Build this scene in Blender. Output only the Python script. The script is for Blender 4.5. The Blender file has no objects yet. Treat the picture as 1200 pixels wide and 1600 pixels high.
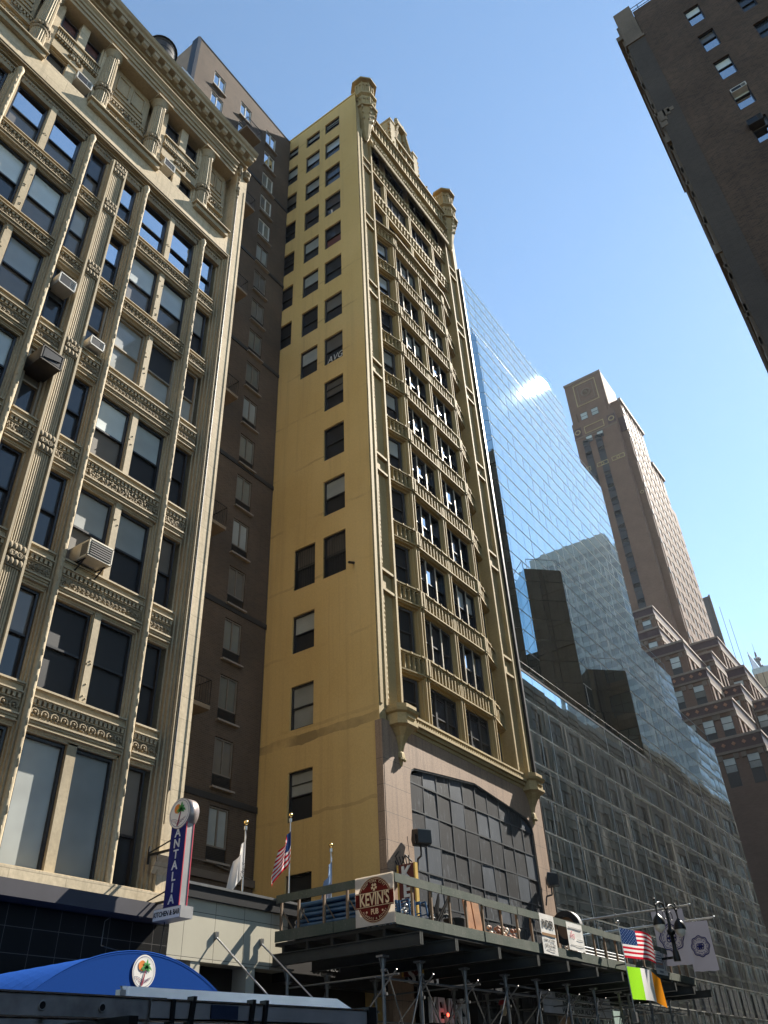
import bpy, bmesh, math, random
from mathutils import Vector, Matrix, Quaternion
random.seed(45)
PI = math.pi
R = math.radians
scene = bpy.context.scene
COL = scene.collection

# ------------------------------------------------------------------ mesh helper
class MB:
    def __init__(self):
        self.v = []; self.f = []; self.m = []; self.s = []
    def face(self, pts, mi=0, smooth=False):
        n = len(self.v)
        self.v.extend([tuple(p) for p in pts])
        self.f.append(tuple(range(n, n + len(pts)))); self.m.append(mi); self.s.append(smooth)
    def mesh_faces(self, pts, faces, mi=0, smooth=False):
        n = len(self.v)
        self.v.extend([tuple(p) for p in pts])
        for f in faces:
            self.f.append(tuple(i + n for i in f)); self.m.append(mi); self.s.append(smooth)
    def box(self, x0, x1, y0, y1, z0, z1, mi=0):
        if x1 < x0: x0, x1 = x1, x0
        if y1 < y0: y0, y1 = y1, y0
        if z1 < z0: z0, z1 = z1, z0
        p = [(x0,y0,z0),(x1,y0,z0),(x1,y1,z0),(x0,y1,z0),(x0,y0,z1),(x1,y0,z1),(x1,y1,z1),(x0,y1,z1)]
        self.mesh_faces(p, [(0,3,2,1),(4,5,6,7),(0,1,5,4),(1,2,6,5),(2,3,7,6),(3,0,4,7)], mi)
    def obox(self, c, ax, ay, az, mi=0):
        """oriented box: centre and three half-axis vectors"""
        c = Vector(c); ax = Vector(ax); ay = Vector(ay); az = Vector(az)
        p = [c-ax-ay-az, c+ax-ay-az, c+ax+ay-az, c-ax+ay-az, c-ax-ay+az, c+ax-ay+az, c+ax+ay+az, c-ax+ay+az]
        self.mesh_faces(p, [(0,3,2,1),(4,5,6,7),(0,1,5,4),(1,2,6,5),(2,3,7,6),(3,0,4,7)], mi)
    def bar(self, a, b, w, h=None, mi=0, up=(0,0,1)):
        a = Vector(a); b = Vector(b); d = b - a
        if d.length < 1e-6: return
        h = h or w
        u = Vector(up)
        if abs(d.normalized().dot(u)) > .98: u = Vector((0,1,0))
        s = d.cross(u).normalized(); t = s.cross(d).normalized()
        self.obox((a+b)/2, d/2, s*w/2, t*h/2, mi)
    def mould(self, x0, x1, prof, mi=0):
        """extrude a closed (y,z) profile along X"""
        n = len(prof)
        p = [(x0,y,z) for y,z in prof] + [(x1,y,z) for y,z in prof]
        fs = [(i,(i+1)%n,n+(i+1)%n,n+i) for i in range(n)]
        fs += [tuple(range(n-1,-1,-1)), tuple(range(n,2*n))]
        self.mesh_faces(p, fs, mi)
    def extrude(self, poly, axis, a0, a1, mi=0):
        """closed 2-D polygon pushed along an axis: 'x' -> (y,z), 'y' -> (x,z), 'z' -> (x,y)"""
        n = len(poly)
        def P(q, a):
            if axis == 'x': return (a, q[0], q[1])
            if axis == 'y': return (q[0], a, q[1])
            return (q[0], q[1], a)
        p = [P(q,a0) for q in poly] + [P(q,a1) for q in poly]
        fs = [(i,(i+1)%n,n+(i+1)%n,n+i) for i in range(n)]
        fs += [tuple(range(n-1,-1,-1)), tuple(range(n,2*n))]
        self.mesh_faces(p, fs, mi)
    def tube(self, a, b, r, n=8, r2=None, mi=0, caps=True, smooth=True):
        a = Vector(a); b = Vector(b); d = b - a
        if d.length < 1e-6: return
        r2 = r if r2 is None else r2
        u = Vector((0,0,1)) if abs(d.normalized().z) < .95 else Vector((0,1,0))
        s = d.cross(u).normalized(); t = s.cross(d).normalized()
        p = []
        for c, rr in ((a,r),(b,r2)):
            for i in range(n):
                an = 2*PI*i/n
                p.append(c + s*math.cos(an)*rr + t*math.sin(an)*rr)
        fs = [(i,(i+1)%n,n+(i+1)%n,n+i) for i in range(n)]
        self.mesh_faces(p, fs, mi, smooth)
        if caps:
            self.mesh_faces(p, [tuple(range(n-1,-1,-1)), tuple(range(n,2*n))], mi)
    def path(self, pts, r, n=6, mi=0):
        for a, b in zip(pts[:-1], pts[1:]): self.tube(a, b, r, n, mi=mi)
    def lathe(self, prof, cx, cy, n=16, mi=0, smooth=True, a0=0, a1=2*PI, mod=None, rot=0):
        """profile of (r,z) turned about a vertical axis"""
        full = abs(a1-a0-2*PI) < 1e-6
        m = n if full else n+1
        p = []
        for r, z in prof:
            for i in range(m):
                an = a0+(a1-a0)*i/n+rot
                rr = r*(mod(i) if mod else 1)
                p.append((cx+rr*math.cos(an), cy+rr*math.sin(an), z))
        fs = []
        for k in range(len(prof)-1):
            for i in range(n):
                j = (i+1) % m
                fs.append((k*m+i, k*m+j, (k+1)*m+j, (k+1)*m+i))
        self.mesh_faces(p, fs, mi, smooth)
        if full:
            self.mesh_faces(p, [tuple(range(m-1,-1,-1)), tuple(range((len(prof)-1)*m, len(prof)*m))], mi)
    def torus(self, c, R1, r, ax=(0,1,0), n=12, m=6, mi=0, a0=0, a1=2*PI):
        ax = Vector(ax).normalized()
        u = Vector((1,0,0)) if abs(ax.x) < .9 else Vector((0,1,0))
        s = ax.cross(u).normalized(); t = ax.cross(s).normalized(); c = Vector(c)
        full = abs(a1-a0-2*PI) < 1e-6
        k = n if full else n+1
        p = []
        for i in range(k):
            an = a0+(a1-a0)*i/n
            d = s*math.cos(an)+t*math.sin(an)
            for j in range(m):
                b = 2*PI*j/m
                p.append(c+d*(R1+r*math.cos(b))+ax*r*math.sin(b))
        fs = []
        for i in range(n):
            i2 = (i+1) % k
            for j in range(m):
                fs.append((i*m+j, i2*m+j, i2*m+(j+1)%m, i*m+(j+1)%m))
        self.mesh_faces(p, fs, mi, True)
    def ball(self, c, r, n=8, m=6, mi=0, sy=1, sz=1):
        p = []; fs = []
        for i in range(m+1):
            th = PI*i/m
            for j in range(n):
                ph = 2*PI*j/n
                p.append((c[0]+r*math.sin(th)*math.cos(ph), c[1]+sy*r*math.sin(th)*math.sin(ph), c[2]+sz*r*math.cos(th)))
        for i in range(m):
            for j in range(n):
                fs.append((i*n+j, (i+1)*n+j, (i+1)*n+(j+1)%n, i*n+(j+1)%n))
        self.mesh_faces(p, fs, mi, True)
    def holed(self, O, U, V, N, W, H, holes, depth, mi=0, mr=None):
        """rectangular wall W x H at O along U,V with rectangular holes (u0,u1,v0,v1) and reveals going back along -N"""
        O = Vector(O); U = Vector(U); V = Vector(V); N = Vector(N)
        mr = mi if mr is None else mr
        us = sorted(set([0,W]+[h[0] for h in holes]+[h[1] for h in holes]))
        vs = sorted(set([0,H]+[h[2] for h in holes]+[h[3] for h in holes]))
        us = [u for u in us if -1e-6 <= u <= W+1e-6]; vs = [v for v in vs if -1e-6 <= v <= H+1e-6]
        flip = U.cross(V).dot(N) < 0
        def q(a, b, c, d, m):
            pts = [a,b,c,d]
            if flip: pts.reverse()
            self.face(pts, m)
        for j in range(len(vs)-1):
            v0, v1 = vs[j], vs[j+1]; vm = (v0+v1)/2
            run = None
            for i in range(len(us)-1):
                u0, u1 = us[i], us[i+1]; um = (u0+u1)/2
                inside = any(h[0] < um < h[1] and h[2] < vm < h[3] for h in holes)
                if not inside:
                    if run is None: run = u0
                if inside or i == len(us)-2:
                    e = u0 if inside else u1
                    if run is not None and e > run+1e-6:
                        q(O+U*run+V*v0, O+U*e+V*v0, O+U*e+V*v1, O+U*run+V*v1, mi)
                    run = None
        B = -N*depth
        for h in holes:
            a = O+U*h[0]+V*h[2]; b = O+U*h[1]+V*h[2]; c = O+U*h[1]+V*h[3]; d = O+U*h[0]+V*h[3]
            q(a, a+B, b+B, b, mr) if False else None
            for p0, p1 in ((a,b),(b,c),(c,d),(d,a)):
                q(p1, p0, p0+B, p1+B, mr)
    def ribbon(self, path, oo, oi, z0, z1, mi=0):
        """solid band following an (x,y) polyline; oo / oi = outward / inward offset in -Y"""
        A = [(x, y-oo) for x,y in path]; Bk = [(x, y+oi) for x,y in path]
        n = len(path)
        p = [(x,y,z0) for x,y in A]+[(x,y,z1) for x,y in A]+[(x,y,z0) for x,y in Bk]+[(x,y,z1) for x,y in Bk]
        fs = []
        for i in range(n-1):
            fs += [(i,i+1,n+i+1,n+i), (2*n+i+1,2*n+i,3*n+i,3*n+i+1), (n+i,n+i+1,3*n+i+1,3*n+i), (i+1,i,2*n+i,2*n+i+1)]
        fs += [(0,n,3*n,2*n), (n-1,2*n+n-1,3*n+n-1,n+n-1)]
        self.mesh_faces(p, fs, mi)
    def mesh(self, name, mats):
        me = bpy.data.meshes.new(name)
        me.from_pydata(self.v, [], self.f)
        for m in (mats if isinstance(mats, (list,tuple)) else [mats]): me.materials.append(m)
        me.polygons.foreach_set('material_index', self.m)
        me.polygons.foreach_set('use_smooth', self.s)
        me.update()
        return me
    def build(self, name, mats, parent=None, loc=(0,0,0), rot=(0,0,0)):
        return link(name, self.mesh(name, mats), parent, loc, rot)

def link(name, me, parent=None, loc=(0,0,0), rot=(0,0,0), scale=None):
    o = bpy.data.objects.new(name, me); COL.objects.link(o)
    o.location = loc; o.rotation_euler = rot
    if scale: o.scale = scale
    if parent: o.parent = parent
    return o

def tag(o, label=None, cat=None, group=None, kind=None):
    if label: o['label'] = label
    if cat: o['category'] = cat
    if group: o['group'] = group
    if kind: o['kind'] = kind
    return o

def thing(name, label, cat, loc=(0,0,0), rotz=0, group=None):
    o = bpy.data.objects.new(name, None); COL.objects.link(o)
    o.empty_display_size = .3
    o.location = loc; o.rotation_euler = (0,0,rotz)
    return tag(o, label, cat, group)

def dup(o, parent=None):
    c = o.copy(); COL.objects.link(c)
    if parent: c.parent = parent
    for ch in [k for k in COL.objects if k.parent == o]: dup(ch, c)
    return c

def text(name, s, size, mat, parent, loc, rot, sx=1.0, depth=.004, align='CENTER', bold=0.0, shear=0.0):
    cu = bpy.data.curves.new(name, 'FONT')
    cu.body = s; cu.size = size; cu.extrude = depth; cu.align_x = align; cu.align_y = 'CENTER'
    cu.offset = bold; cu.shear = shear; cu.resolution_u = 3
    ob = bpy.data.objects.new(name, cu); COL.objects.link(ob)
    bpy.context.view_layer.update()
    me = bpy.data.meshes.new_from_object(ob.evaluated_get(bpy.context.evaluated_depsgraph_get()))
    bpy.data.objects.remove(ob); bpy.data.curves.remove(cu)
    me.materials.clear(); me.materials.append(mat)
    o = link(name, me, parent, loc, rot)
    o.scale = (sx,1,1)
    return o

# orientation for flat things: local x right, local y up, facing the named world direction
FACE_S = (PI/2, 0, 0)            # faces -Y
FACE_W = (PI/2, 0, -PI/2)        # faces -X

# ------------------------------------------------------------------ materials
class NT:
    def __init__(self, name):
        self.mat = bpy.data.materials.new(name); self.mat.use_nodes = True
        self.t = self.mat.node_tree; self.n = self.t.nodes; self.n.clear()
        self.out = self.n.new('ShaderNodeOutputMaterial')
        self.tc = self.n.new('ShaderNodeTexCoord')
        sep = self.n.new('ShaderNodeSeparateXYZ'); self.L(self.tc.outputs['Object'], sep.inputs[0])
        self.x, self.y, self.z = sep.outputs
        self._u = None
    def L(self, a, b): self.t.links.new(a, b)
    @property
    def u(self):
        if self._u is None: self._u = self.math('ADD', self.x, self.y)
        return self._u
    def set(self, sock, v):
        if hasattr(v, 'links'): self.L(v, sock)
        elif isinstance(v, (tuple,list)): sock.default_value = tuple(v)+((1,) if len(v)==3 and len(sock.default_value)==4 else ())
        else: sock.default_value = v
    def math(self, op, a, b=0.0, c=None):
        n = self.n.new('ShaderNodeMath'); n.operation = op
        self.set(n.inputs[0], a); self.set(n.inputs[1], b)
        if c is not None: self.set(n.inputs[2], c)
        return n.outputs[0]
    def vec(self, x, y, z):
        n = self.n.new('ShaderNodeCombineXYZ')
        for i, v in enumerate((x,y,z)): self.set(n.inputs[i], v)
        return n.outputs[0]
    def noise(self, vec=None, scale=1.0, detail=4, rough=.55, dist=0):
        n = self.n.new('ShaderNodeTexNoise')
        self.L(vec if vec is not None else self.tc.outputs['Object'], n.inputs['Vector'])
        n.inputs['Scale'].default_value = scale; n.inputs['Detail'].default_value = detail
        n.inputs['Roughness'].default_value = rough; n.inputs['Distortion'].default_value = dist
        return n.outputs['Fac']
    def ramp(self, fac, a, b, lo=0.0, hi=1.0):
        n = self.n.new('ShaderNodeMapRange'); n.clamp = True
        self.set(n.inputs['Value'], fac)
        for k, v in (('From Min',a),('From Max',b),('To Min',lo),('To Max',hi)): n.inputs[k].default_value = v
        return n.outputs[0]
    def mix(self, fac, a, b, mode='MIX'):
        n = self.n.new('ShaderNodeMix'); n.data_type = 'RGBA'; n.blend_type = mode
        self.set(n.inputs[0], fac); self.set(n.inputs[6], a); self.set(n.inputs[7], b)
        return n.outputs[2]
    def line(self, coord, pitch, width, offset=0.0):
        """1 inside a thin joint repeated every pitch"""
        a = self.math('ADD', coord, -offset + 1000*pitch)
        a = self.math('MODULO', a, pitch)
        return self.math('LESS_THAN', a, width)
    def bump(self, h, strength, dist=.02, normal=None):
        n = self.n.new('ShaderNodeBump'); n.inputs['Strength'].default_value = strength; n.inputs['Distance'].default_value = dist
        self.set(n.inputs['Height'], h)
        if normal is not None: self.L(normal, n.inputs['Normal'])
        return n.outputs[0]
    def bsdf(self, color, rough=.7, metal=0, spec=.5, normal=None, coat=0, coatr=.03, emit=None, estr=0, ior=1.5):
        b = self.n.new('ShaderNodeBsdfPrincipled')
        self.set(b.inputs['Base Color'], color); self.set(b.inputs['Roughness'], rough)
        b.inputs['Metallic'].default_value = metal; b.inputs['Specular IOR Level'].default_value = spec
        b.inputs['Coat Weight'].default_value = coat; b.inputs['Coat Roughness'].default_value = coatr
        b.inputs['IOR'].default_value = ior
        if emit: self.set(b.inputs['Emission Color'], emit); b.inputs['Emission Strength'].default_value = estr
        if normal is not None: self.L(normal, b.inputs['Normal'])
        return b.outputs[0]
    def done(self, sh):
        self.L(sh, self.out.inputs['Surface']); return self.mat

def plain(name, c, rough=.6, metal=0, var=.12, scale=3.0, spec=.4, coat=0, bump=0, bscale=None):
    t = NT(name)
    f = t.noise(scale=scale)
    k = t.ramp(f, .3, .7, 1-var, 1+var)
    col = t.mix(1.0, c, t.vec(k,k,k), 'MULTIPLY')
    nm = t.bump(t.noise(scale=bscale or scale*6), bump, .01) if bump else None
    return t.done(t.bsdf(col, rough, metal, spec, nm, coat))

def stone(name, c, dark, scale=1.2, rough=.8, bump=.25, streak=.35, jz=None, ju=None, fine=.14, jcol=.45, blocks=0.0):
    """masonry: two-scale mottling, vertical rain streaks, optional block joints"""
    t = NT(name)
    big = t.noise(scale=scale*.35, detail=5)
    sm = t.noise(scale=scale*9, detail=3)
    sv = t.vec(t.math('MULTIPLY', t.u, 3.2), t.math('MULTIPLY', t.u, .7), t.math('MULTIPLY', t.z, .16))
    st = t.noise(sv, scale=1.5, detail=5, rough=.65)
    col = t.mix(t.ramp(big, .35, .72), c, dark)
    k = t.ramp(sm, .25, .75, 1-fine, 1+fine)
    col = t.mix(1.0, col, t.vec(k,k,k), 'MULTIPLY')
    s = t.ramp(st, .52, .75, 0, streak)
    col = t.mix(s, col, [d*.45 for d in dark])
    h = sm
    if jz or ju:
        j = None
        row = None
        if jz:
            j = t.line(t.z, jz, .018)
            row = t.math('FLOOR', t.math('DIVIDE', t.z, jz))
        if ju:
            uo = t.u if row is None else t.math('ADD', t.u, t.math('MULTIPLY', t.math('MODULO', row, 2.0), ju*.5))
            j2 = t.line(uo, ju, .018)
            j = j2 if j is None else t.math('MAXIMUM', j, j2)
            if blocks:
                wn = t.n.new('ShaderNodeTexWhiteNoise'); wn.noise_dimensions = '2D'
                t.L(t.vec(t.math('FLOOR', t.math('DIVIDE', uo, ju)), row if row is not None else 0.0, 0.0), wn.inputs['Vector'])
                b = t.ramp(wn.outputs['Value'], 0, 1, 1-blocks, 1+blocks)
                col = t.mix(1.0, col, t.vec(b,b,b), 'MULTIPLY')
        col = t.mix(t.math('MULTIPLY', j, jcol), col, (.04,.035,.03))
        h = t.math('SUBTRACT', sm, t.math('MULTIPLY', j, 1.5))
    return t.done(t.bsdf(col, rough, 0, .3, t.bump(h, bump, .012)))

def brick(name, c1, c2, mortar, w=.21, h=.07, rough=.85, dirt=.35, bump=.4):
    t = NT(name)
    b = t.n.new('ShaderNodeTexBrick')
    t.L(t.vec(t.u, t.z, 0.0), b.inputs['Vector'])
    b.inputs['Color1'].default_value = (*c1,1); b.inputs['Color2'].default_value = (*c2,1); b.inputs['Mortar'].default_value = (*mortar,1)
    b.inputs['Scale'].default_value = 1; b.inputs['Brick Width'].default_value = w; b.inputs['Row Height'].default_value = h
    b.inputs['Mortar Size'].default_value = .009; b.inputs['Bias'].default_value = -.2
    big = t.noise(scale=.35, detail=6)
    k = t.ramp(big, .3, .72, 1.12, 1-dirt)
    col = t.mix(1.0, b.outputs['Color'], t.vec(k,k,k), 'MULTIPLY')
    sv = t.vec(t.math('MULTIPLY', t.u, 2.4), 0.0, t.math('MULTIPLY', t.z, .1))
    st = t.ramp(t.noise(sv, scale=1.2, detail=4), .55, .78, 0, dirt*.8)
    col = t.mix(st, col, [x*.35 for x in c2])
    return t.done(t.bsdf(col, rough, 0, .25, t.bump(b.outputs['Fac'], bump, -.01)))

def pane_mat(name, base, rough=.03, spec=.9, dusty=.0, coat=1.0, var=.25):
    t = NT(name)
    oi = t.n.new('ShaderNodeObjectInfo')
    k = t.ramp(oi.outputs['Random'], 0, 1, 1-var, 1+var)
    n = t.noise(scale=.9, detail=2)
    k2 = t.math('MULTIPLY', k, t.ramp(n, .3, .7, .85, 1.15))
    col = t.mix(1.0, base, t.vec(k2,k2,k2), 'MULTIPLY')
    if dusty:
        sv = t.vec(t.math('MULTIPLY', t.x, 4.0), t.y, t.math('MULTIPLY', t.z, 1.0))
        dmask = t.ramp(t.noise(sv, scale=1.8, detail=6, rough=.7), .54, .74, 0, dusty)
        col = t.mix(dmask, col, (.25,.275,.31))
    return t.done(t.bsdf(col, .55, 0, .3, None, coat, rough, ior=1.5))

M = {}
M['lime'] = stone('limestone', (.52,.43,.295), (.41,.335,.225), 1.2, .85, .3, .5, jz=.62, ju=1.35, blocks=.05, jcol=.35)
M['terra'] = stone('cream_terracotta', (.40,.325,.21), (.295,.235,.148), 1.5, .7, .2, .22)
M['terra_carved'] = stone('carved_terracotta', (.30,.24,.155), (.15,.12,.078), 2.5, .8, .5, .4)  # carved parts toned darker, standing in for shade in their recesses
M['dark_sash'] = plain('black_sash_paint', (.018,.018,.02), .35, 0, .2)
M['tan_sash'] = plain('tan_sash_paint', (.24,.205,.15), .5)
M['grey_sash'] = plain('grey_metal_sash', (.05,.05,.052), .4, .3)
M['white_frame'] = plain('white_window_frame', (.55,.54,.5), .45)
M['p_dark'] = pane_mat('dark_window_glass', (.012,.013,.015), .02)
M['p_blind'] = pane_mat('glass_over_grey_blind', (.27,.285,.27), .03)
M['p_light'] = pane_mat('glass_over_pale_blind', (.46,.50,.48), .03)
M['p_dim'] = pane_mat('glass_over_dim_curtain', (.11,.115,.10), .03)
M['p_far'] = pane_mat('dull_far_glass', (.10,.098,.09), .3, coat=.15)
M['p_taupe'] = pane_mat('glass_over_taupe_shade', (.10,.088,.072), .03)
M['p_red'] = pane_mat('glass_over_red_shade', (.10,.035,.028), .03)
def sky_pane():
    t = NT('sky_reflecting_glass')
    n = t.noise(scale=.7, detail=2)
    nm = t.bump(n, .05, .05)
    return t.done(t.bsdf((.62,.66,.7), .02, 1.0, .5, nm))
M['p_sky'] = sky_pane()
M['p_dusty'] = pane_mat('dusty_window_glass', (.016,.017,.02), .04, dusty=.3)
M['ac_beige'] = plain('beige_appliance_metal', (.42,.38,.3), .5, .1)
M['ac_white'] = plain('white_appliance_metal', (.55,.53,.48), .5, .1)
M['ac_dark'] = plain('dark_rusted_metal', (.05,.042,.035), .6, .3, .3)
M['black'] = plain('black_metal', (.012,.012,.013), .45, .2)
M['shadow_black'] = plain('black_void_paint', (.006,.006,.006), .9)
M['steel'] = plain('brushed_aluminium', (.42,.42,.42), .3, .9, .15)
M['steel_dark'] = plain('galvanised_pipe', (.18,.18,.175), .45, .7, .2)
M['gold'] = plain('brass_ball', (.75,.52,.2), .25, 1)
M['white_cloth'] = plain('white_cloth', (.72,.7,.66), .8)

def make_pane(name, w, h, mats, split=.5, gap=.025, d=.035, cols=1, tilt=0.0):
    """two glazed sashes seen from -Y; origin at the bottom centre"""
    mb = MB()
    zs = [(0, h*split-gap/2, 0, d), (h*split+gap/2, h, 1, 0.0)] if split else [(0, h, 0, 0.0)]
    for z0, z1, mi, y in zs:
        for c in range(cols):
            a = -w/2 + w*c/cols; b = -w/2 + w*(c+1)/cols
            e = tilt*random.uniform(-1,1); g = tilt*random.uniform(-1,1)
            mb.face([(a,y+e,z0),(b,y-e,z0),(b,y-e+g,z1),(a,y+e+g,z1)], mi)
    return mb.mesh(name, mats)

def make_sash(name, w, h, mat, t=.06, dep=.09, split=.5, cols=1, bars=(), rail=.055, sill=0.0):
    mb = MB()
    y0, y1 = -dep, .06
    mb.box(-w/2, -w/2+t, y0, y1, 0, h); mb.box(w/2-t, w/2, y0, y1, 0, h)
    mb.box(-w/2+t, w/2-t, y0, y1, h-t, h); mb.box(-w/2+t, w/2-t, y0, y1, 0, t)
    if split:
        mb.box(-w/2+t, w/2-t, y0*.55, y1, h*split-rail/2, h*split+rail/2)
    for c in range(1, cols):
        x = -w/2+w*c/cols
        mb.box(x-t*.6, x+t*.6, y0*.9, y1, t, h-t)
    for z in bars:
        mb.box(-w/2+t, w/2-t, y0*.5, y1-.005, z-.015, z+.015)
    if sill: mb.box(-w/2-.05, w/2+.05, y0-sill, y1, -.06, 0.0)
    return mb.mesh(name, mat)

_wc = {}
def window(parent, x, y, z, w, h, rz=0.0, sash='dark_sash', kinds=('p_dark','p_dark'), split=.5, cols=1, bars=(), t=.06, dep=.09, tilt=.006, name='window', rail=.055, sill=0.0, nvar=3):
    k = (round(w,3), round(h,3), sash, split, cols, tuple(bars), t, dep, rail, sill)
    if k not in _wc: _wc[k] = make_sash('window_frame', w, h, M[sash], t, dep, split, cols, bars, rail, sill)
    v = random.randrange(nvar)
    kp = (round(w,3), round(h,3), kinds, split, v, cols)
    if kp not in _wc: _wc[kp] = make_pane('window_pane', w-t, h-t, [M[q] for q in kinds], split, .025, .035, cols, tilt)
    o = link(name, _wc[k], parent, (x,y,z), (0,0,rz))
    link('pane', _wc[kp], o, (0,0,t/2))
    return o

# ================================================================== limestone loft building, left
loft = thing('limestone_loft_building', 'tall cream limestone loft building with carved spandrels, colonnaded attic and window air conditioners', 'building', (0,0,0))
XL, XR, XC0, XC1 = -7.0, 14.2, 5.65, 10.9
FLO = [(28.6,26.3),(25.5,23.03),(22.27,19.82),(18.76,16.4),(15.31,12.9),(11.82,9.45),(8.45,5.66)]
# ---- main shell: back wall behind the bays, piers, roof
mb = MB()
mb.box(XL, XR, 16.62, 30, 0, 36.3)                       # body
mb.box(13.6, XR, 15.95, 16.62, 5.66, 36.0)               # corner pier
mb.box(XL, 2.75, 15.95, 16.62, 5.66, 36.0)               # blank end wall
mb.box(2.75, 13.6, 15.95, 16.62, 29.28, 30.5)            # belt course
mb.box(2.75, 13.6, 16.3, 16.62, 35.2, 36.0)
mb.box(13.72, 13.76, 15.93, 15.96, 8.2, 34.0); mb.box(14.08, 14.13, 15.93, 15.96, 6.5, 34.4)
mb.build('wall', M['lime'], loft)
# thin drip course and framing moulding round the bays
mb = MB()
for k, (dx, y) in enumerate(((0,16.02),(.07,16.1),(.13,16.2),(.19,16.3))):
    mb.box(13.6-.06-dx, 13.6-dx, y, 16.6, 5.66, 29.28-dx)
    mb.box(2.75, 13.6-.06-dx, y, 16.6, 29.28-.06-dx, 29.28-dx)
mb.box(13.575, 13.6, 15.9, 15.98, 5.66, 29.3); mb.box(13.64, 13.665, 15.9, 15.98, 7.2, 34.3)
mb.box(2.75, 13.665, 15.9, 15.98, 29.33, 29.37); mb.box(2.75, 13.6, 15.92, 15.98, 29.24, 29.28)
mb.build('bay_moulding', M['terra'], loft)
# egg-and-dart soffit band over the top windows
mb = MB()
for x0, x1 in ((2.9,8.0),(8.56,13.36)):
    mb.box(x0, x1, 16.14, 16.6, 28.66, 29.06)
    n = int((x1-x0)/.13)
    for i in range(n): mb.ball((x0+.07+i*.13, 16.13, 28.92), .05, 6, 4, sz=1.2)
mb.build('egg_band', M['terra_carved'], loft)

# ---- spandrels (unit height 1.2, scaled to each floor)
def spandrel(w, seed, kind=0):
    rnd = random.Random(seed)
    mb = MB(); h = w/2
    T = 0.0
    mb.box(-h, h, 16.16, 16.62, -1.2, 0)                                   # backing
    mb.box(-h, h, 16.03, 16.35, -.055, 0); mb.box(-h, h, 16.08, 16.32, -.085, -.055)   # sill
    mb.box(-h, h, 16.1, 16.32, -.26, -.085)
    mb.box(-h, h, 16.02, 16.32, -.30, -.26); mb.box(-h, h, 16.06, 16.32, -.33, -.30)
    n = int(w/.125)
    for i in range(n):
        x = -h+(i+.5)*w/n
        mb.box(x-.036, x+.036, 16.06, 16.3, -.45, -.33)
    mb.box(-h, h, 16.1, 16.32, -.49, -.45)
    # carved frieze
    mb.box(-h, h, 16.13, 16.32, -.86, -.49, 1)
    n = max(2, int(w/.25)); p = w/n
    if kind == 1:                                                         # foliate relief
        for i in range(int(w/.07)):
            x = -h+.05+i*.07
            for q in range(3):
                mb.ball((x+rnd.uniform(-.03,.03),16.12-rnd.uniform(0,.02),-.57-q*.1+rnd.uniform(-.03,.03)), rnd.uniform(.022,.05), 6, 4, 1, sz=rnd.uniform(.6,2.0))
        pts = [(-h+w*k/40,16.1,-.68+.12*math.sin(k*.9)) for k in range(41)]
        mb.path(pts,.02,5,1)
    if kind == 2:                                                         # running scroll
        for i in range(n*2):
            x = -h+(i+.5)*p/2
            mb.torus((x,16.12,-.67), .055, .02, n=9, m=5, mi=1, a0=rnd.uniform(2,3), a1=7.6)
            mb.torus((x+p*.25,16.12,-.60), .06, .018, n=6, m=4, mi=1, a0=0, a1=PI); mb.ball((x,16.1,-.67),.025,5,4,1)
            for q in range(2): mb.ball((x+rnd.uniform(-.06,.06),16.12,-.78+rnd.uniform(-.04,.04)),.03,5,4,1,sz=1.4)
    for i in range(n if kind == 0 else 0):
        x = -h+(i+.5)*p
        mb.torus((x,16.11,-.66), .095, .03, n=10, m=5, mi=1, a0=rnd.uniform(0,1), a1=5.4)
        mb.ball((x,16.1,-.66), .045, 6, 4, 1)
        mb.torus((x+p*.5,16.115,-.74), .07, .02, n=6, m=4, mi=1, a0=PI*.9, a1=PI*1.9)
        mb.torus((x-p*.2,16.115,-.585), .06, .018, n=6, m=4, mi=1, a0=0, a1=PI)
        for q in range(3):
            mb.ball((x+rnd.uniform(-.12,.12),16.115,-.675+rnd.uniform(-.15,.15)), .026, 5, 4, 1, sz=1.5)
    # head mouldings
    for k,(z1,z0,y) in enumerate(((-.86,-.91,16.02),(-.91,-.98,16.07),(-.98,-1.05,16.1),(-1.05,-1.08,16.05),(-1.08,-1.15,16.14),(-1.15,-1.2,16.2))):
        mb.box(-h, h, y, 16.32, z0, z1)
    return mb.mesh('spandrel', [M['terra'], M['terra_carved']])
SPW = [spandrel(2.60, 1+k, k) for k in range(3)]; SPN = [spandrel(.78, 9+k, k) for k in range(3)]
for c in (XC0, XC1):
    for i,(t,b) in enumerate(FLO[:-1]):
        h = b-FLO[i+1][0]
        kd = (1,1,2,1,2,0)[i]
        for me, xs in ((SPW[kd],(c,)),(SPN[kd],(c-1.96,c+1.96))):
            for x in xs: link('spandrel', me, loft, (x,0,b), scale=(1,1,h/1.2))
# ---- colonettes with stepped jambs
mb = MB()
for s in (-1,1):
    mb.box(.0, s*.12, 16.06, 16.62, 5.66, 28.95); mb.box(s*.12, s*.165, 16.14, 16.62, 5.66, 28.95); mb.box(s*.165, s*.20, 16.22, 16.62, 5.66, 28.95)
mb.lathe([(.085,5.66),(.085,28.7),(.11,28.75),(.12,28.9),(.09,29.0)], 0, 16.0, 10)
rr = random.Random(4)
for i in range(70):                                             # rope-like worn carving up the front
    z = 6+i*.325
    mb.ball((rr.uniform(-.035,.03), 15.925, z+rr.uniform(-.05,.05)), rr.uniform(.025,.04), 5, 4, sz=3.0)
col_me = mb.mesh('colonette', M['terra'])
for c in (XC0, XC1):
    for s in (-1,1): link('colonette', col_me, loft, (c+s*1.42,0,0))
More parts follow.
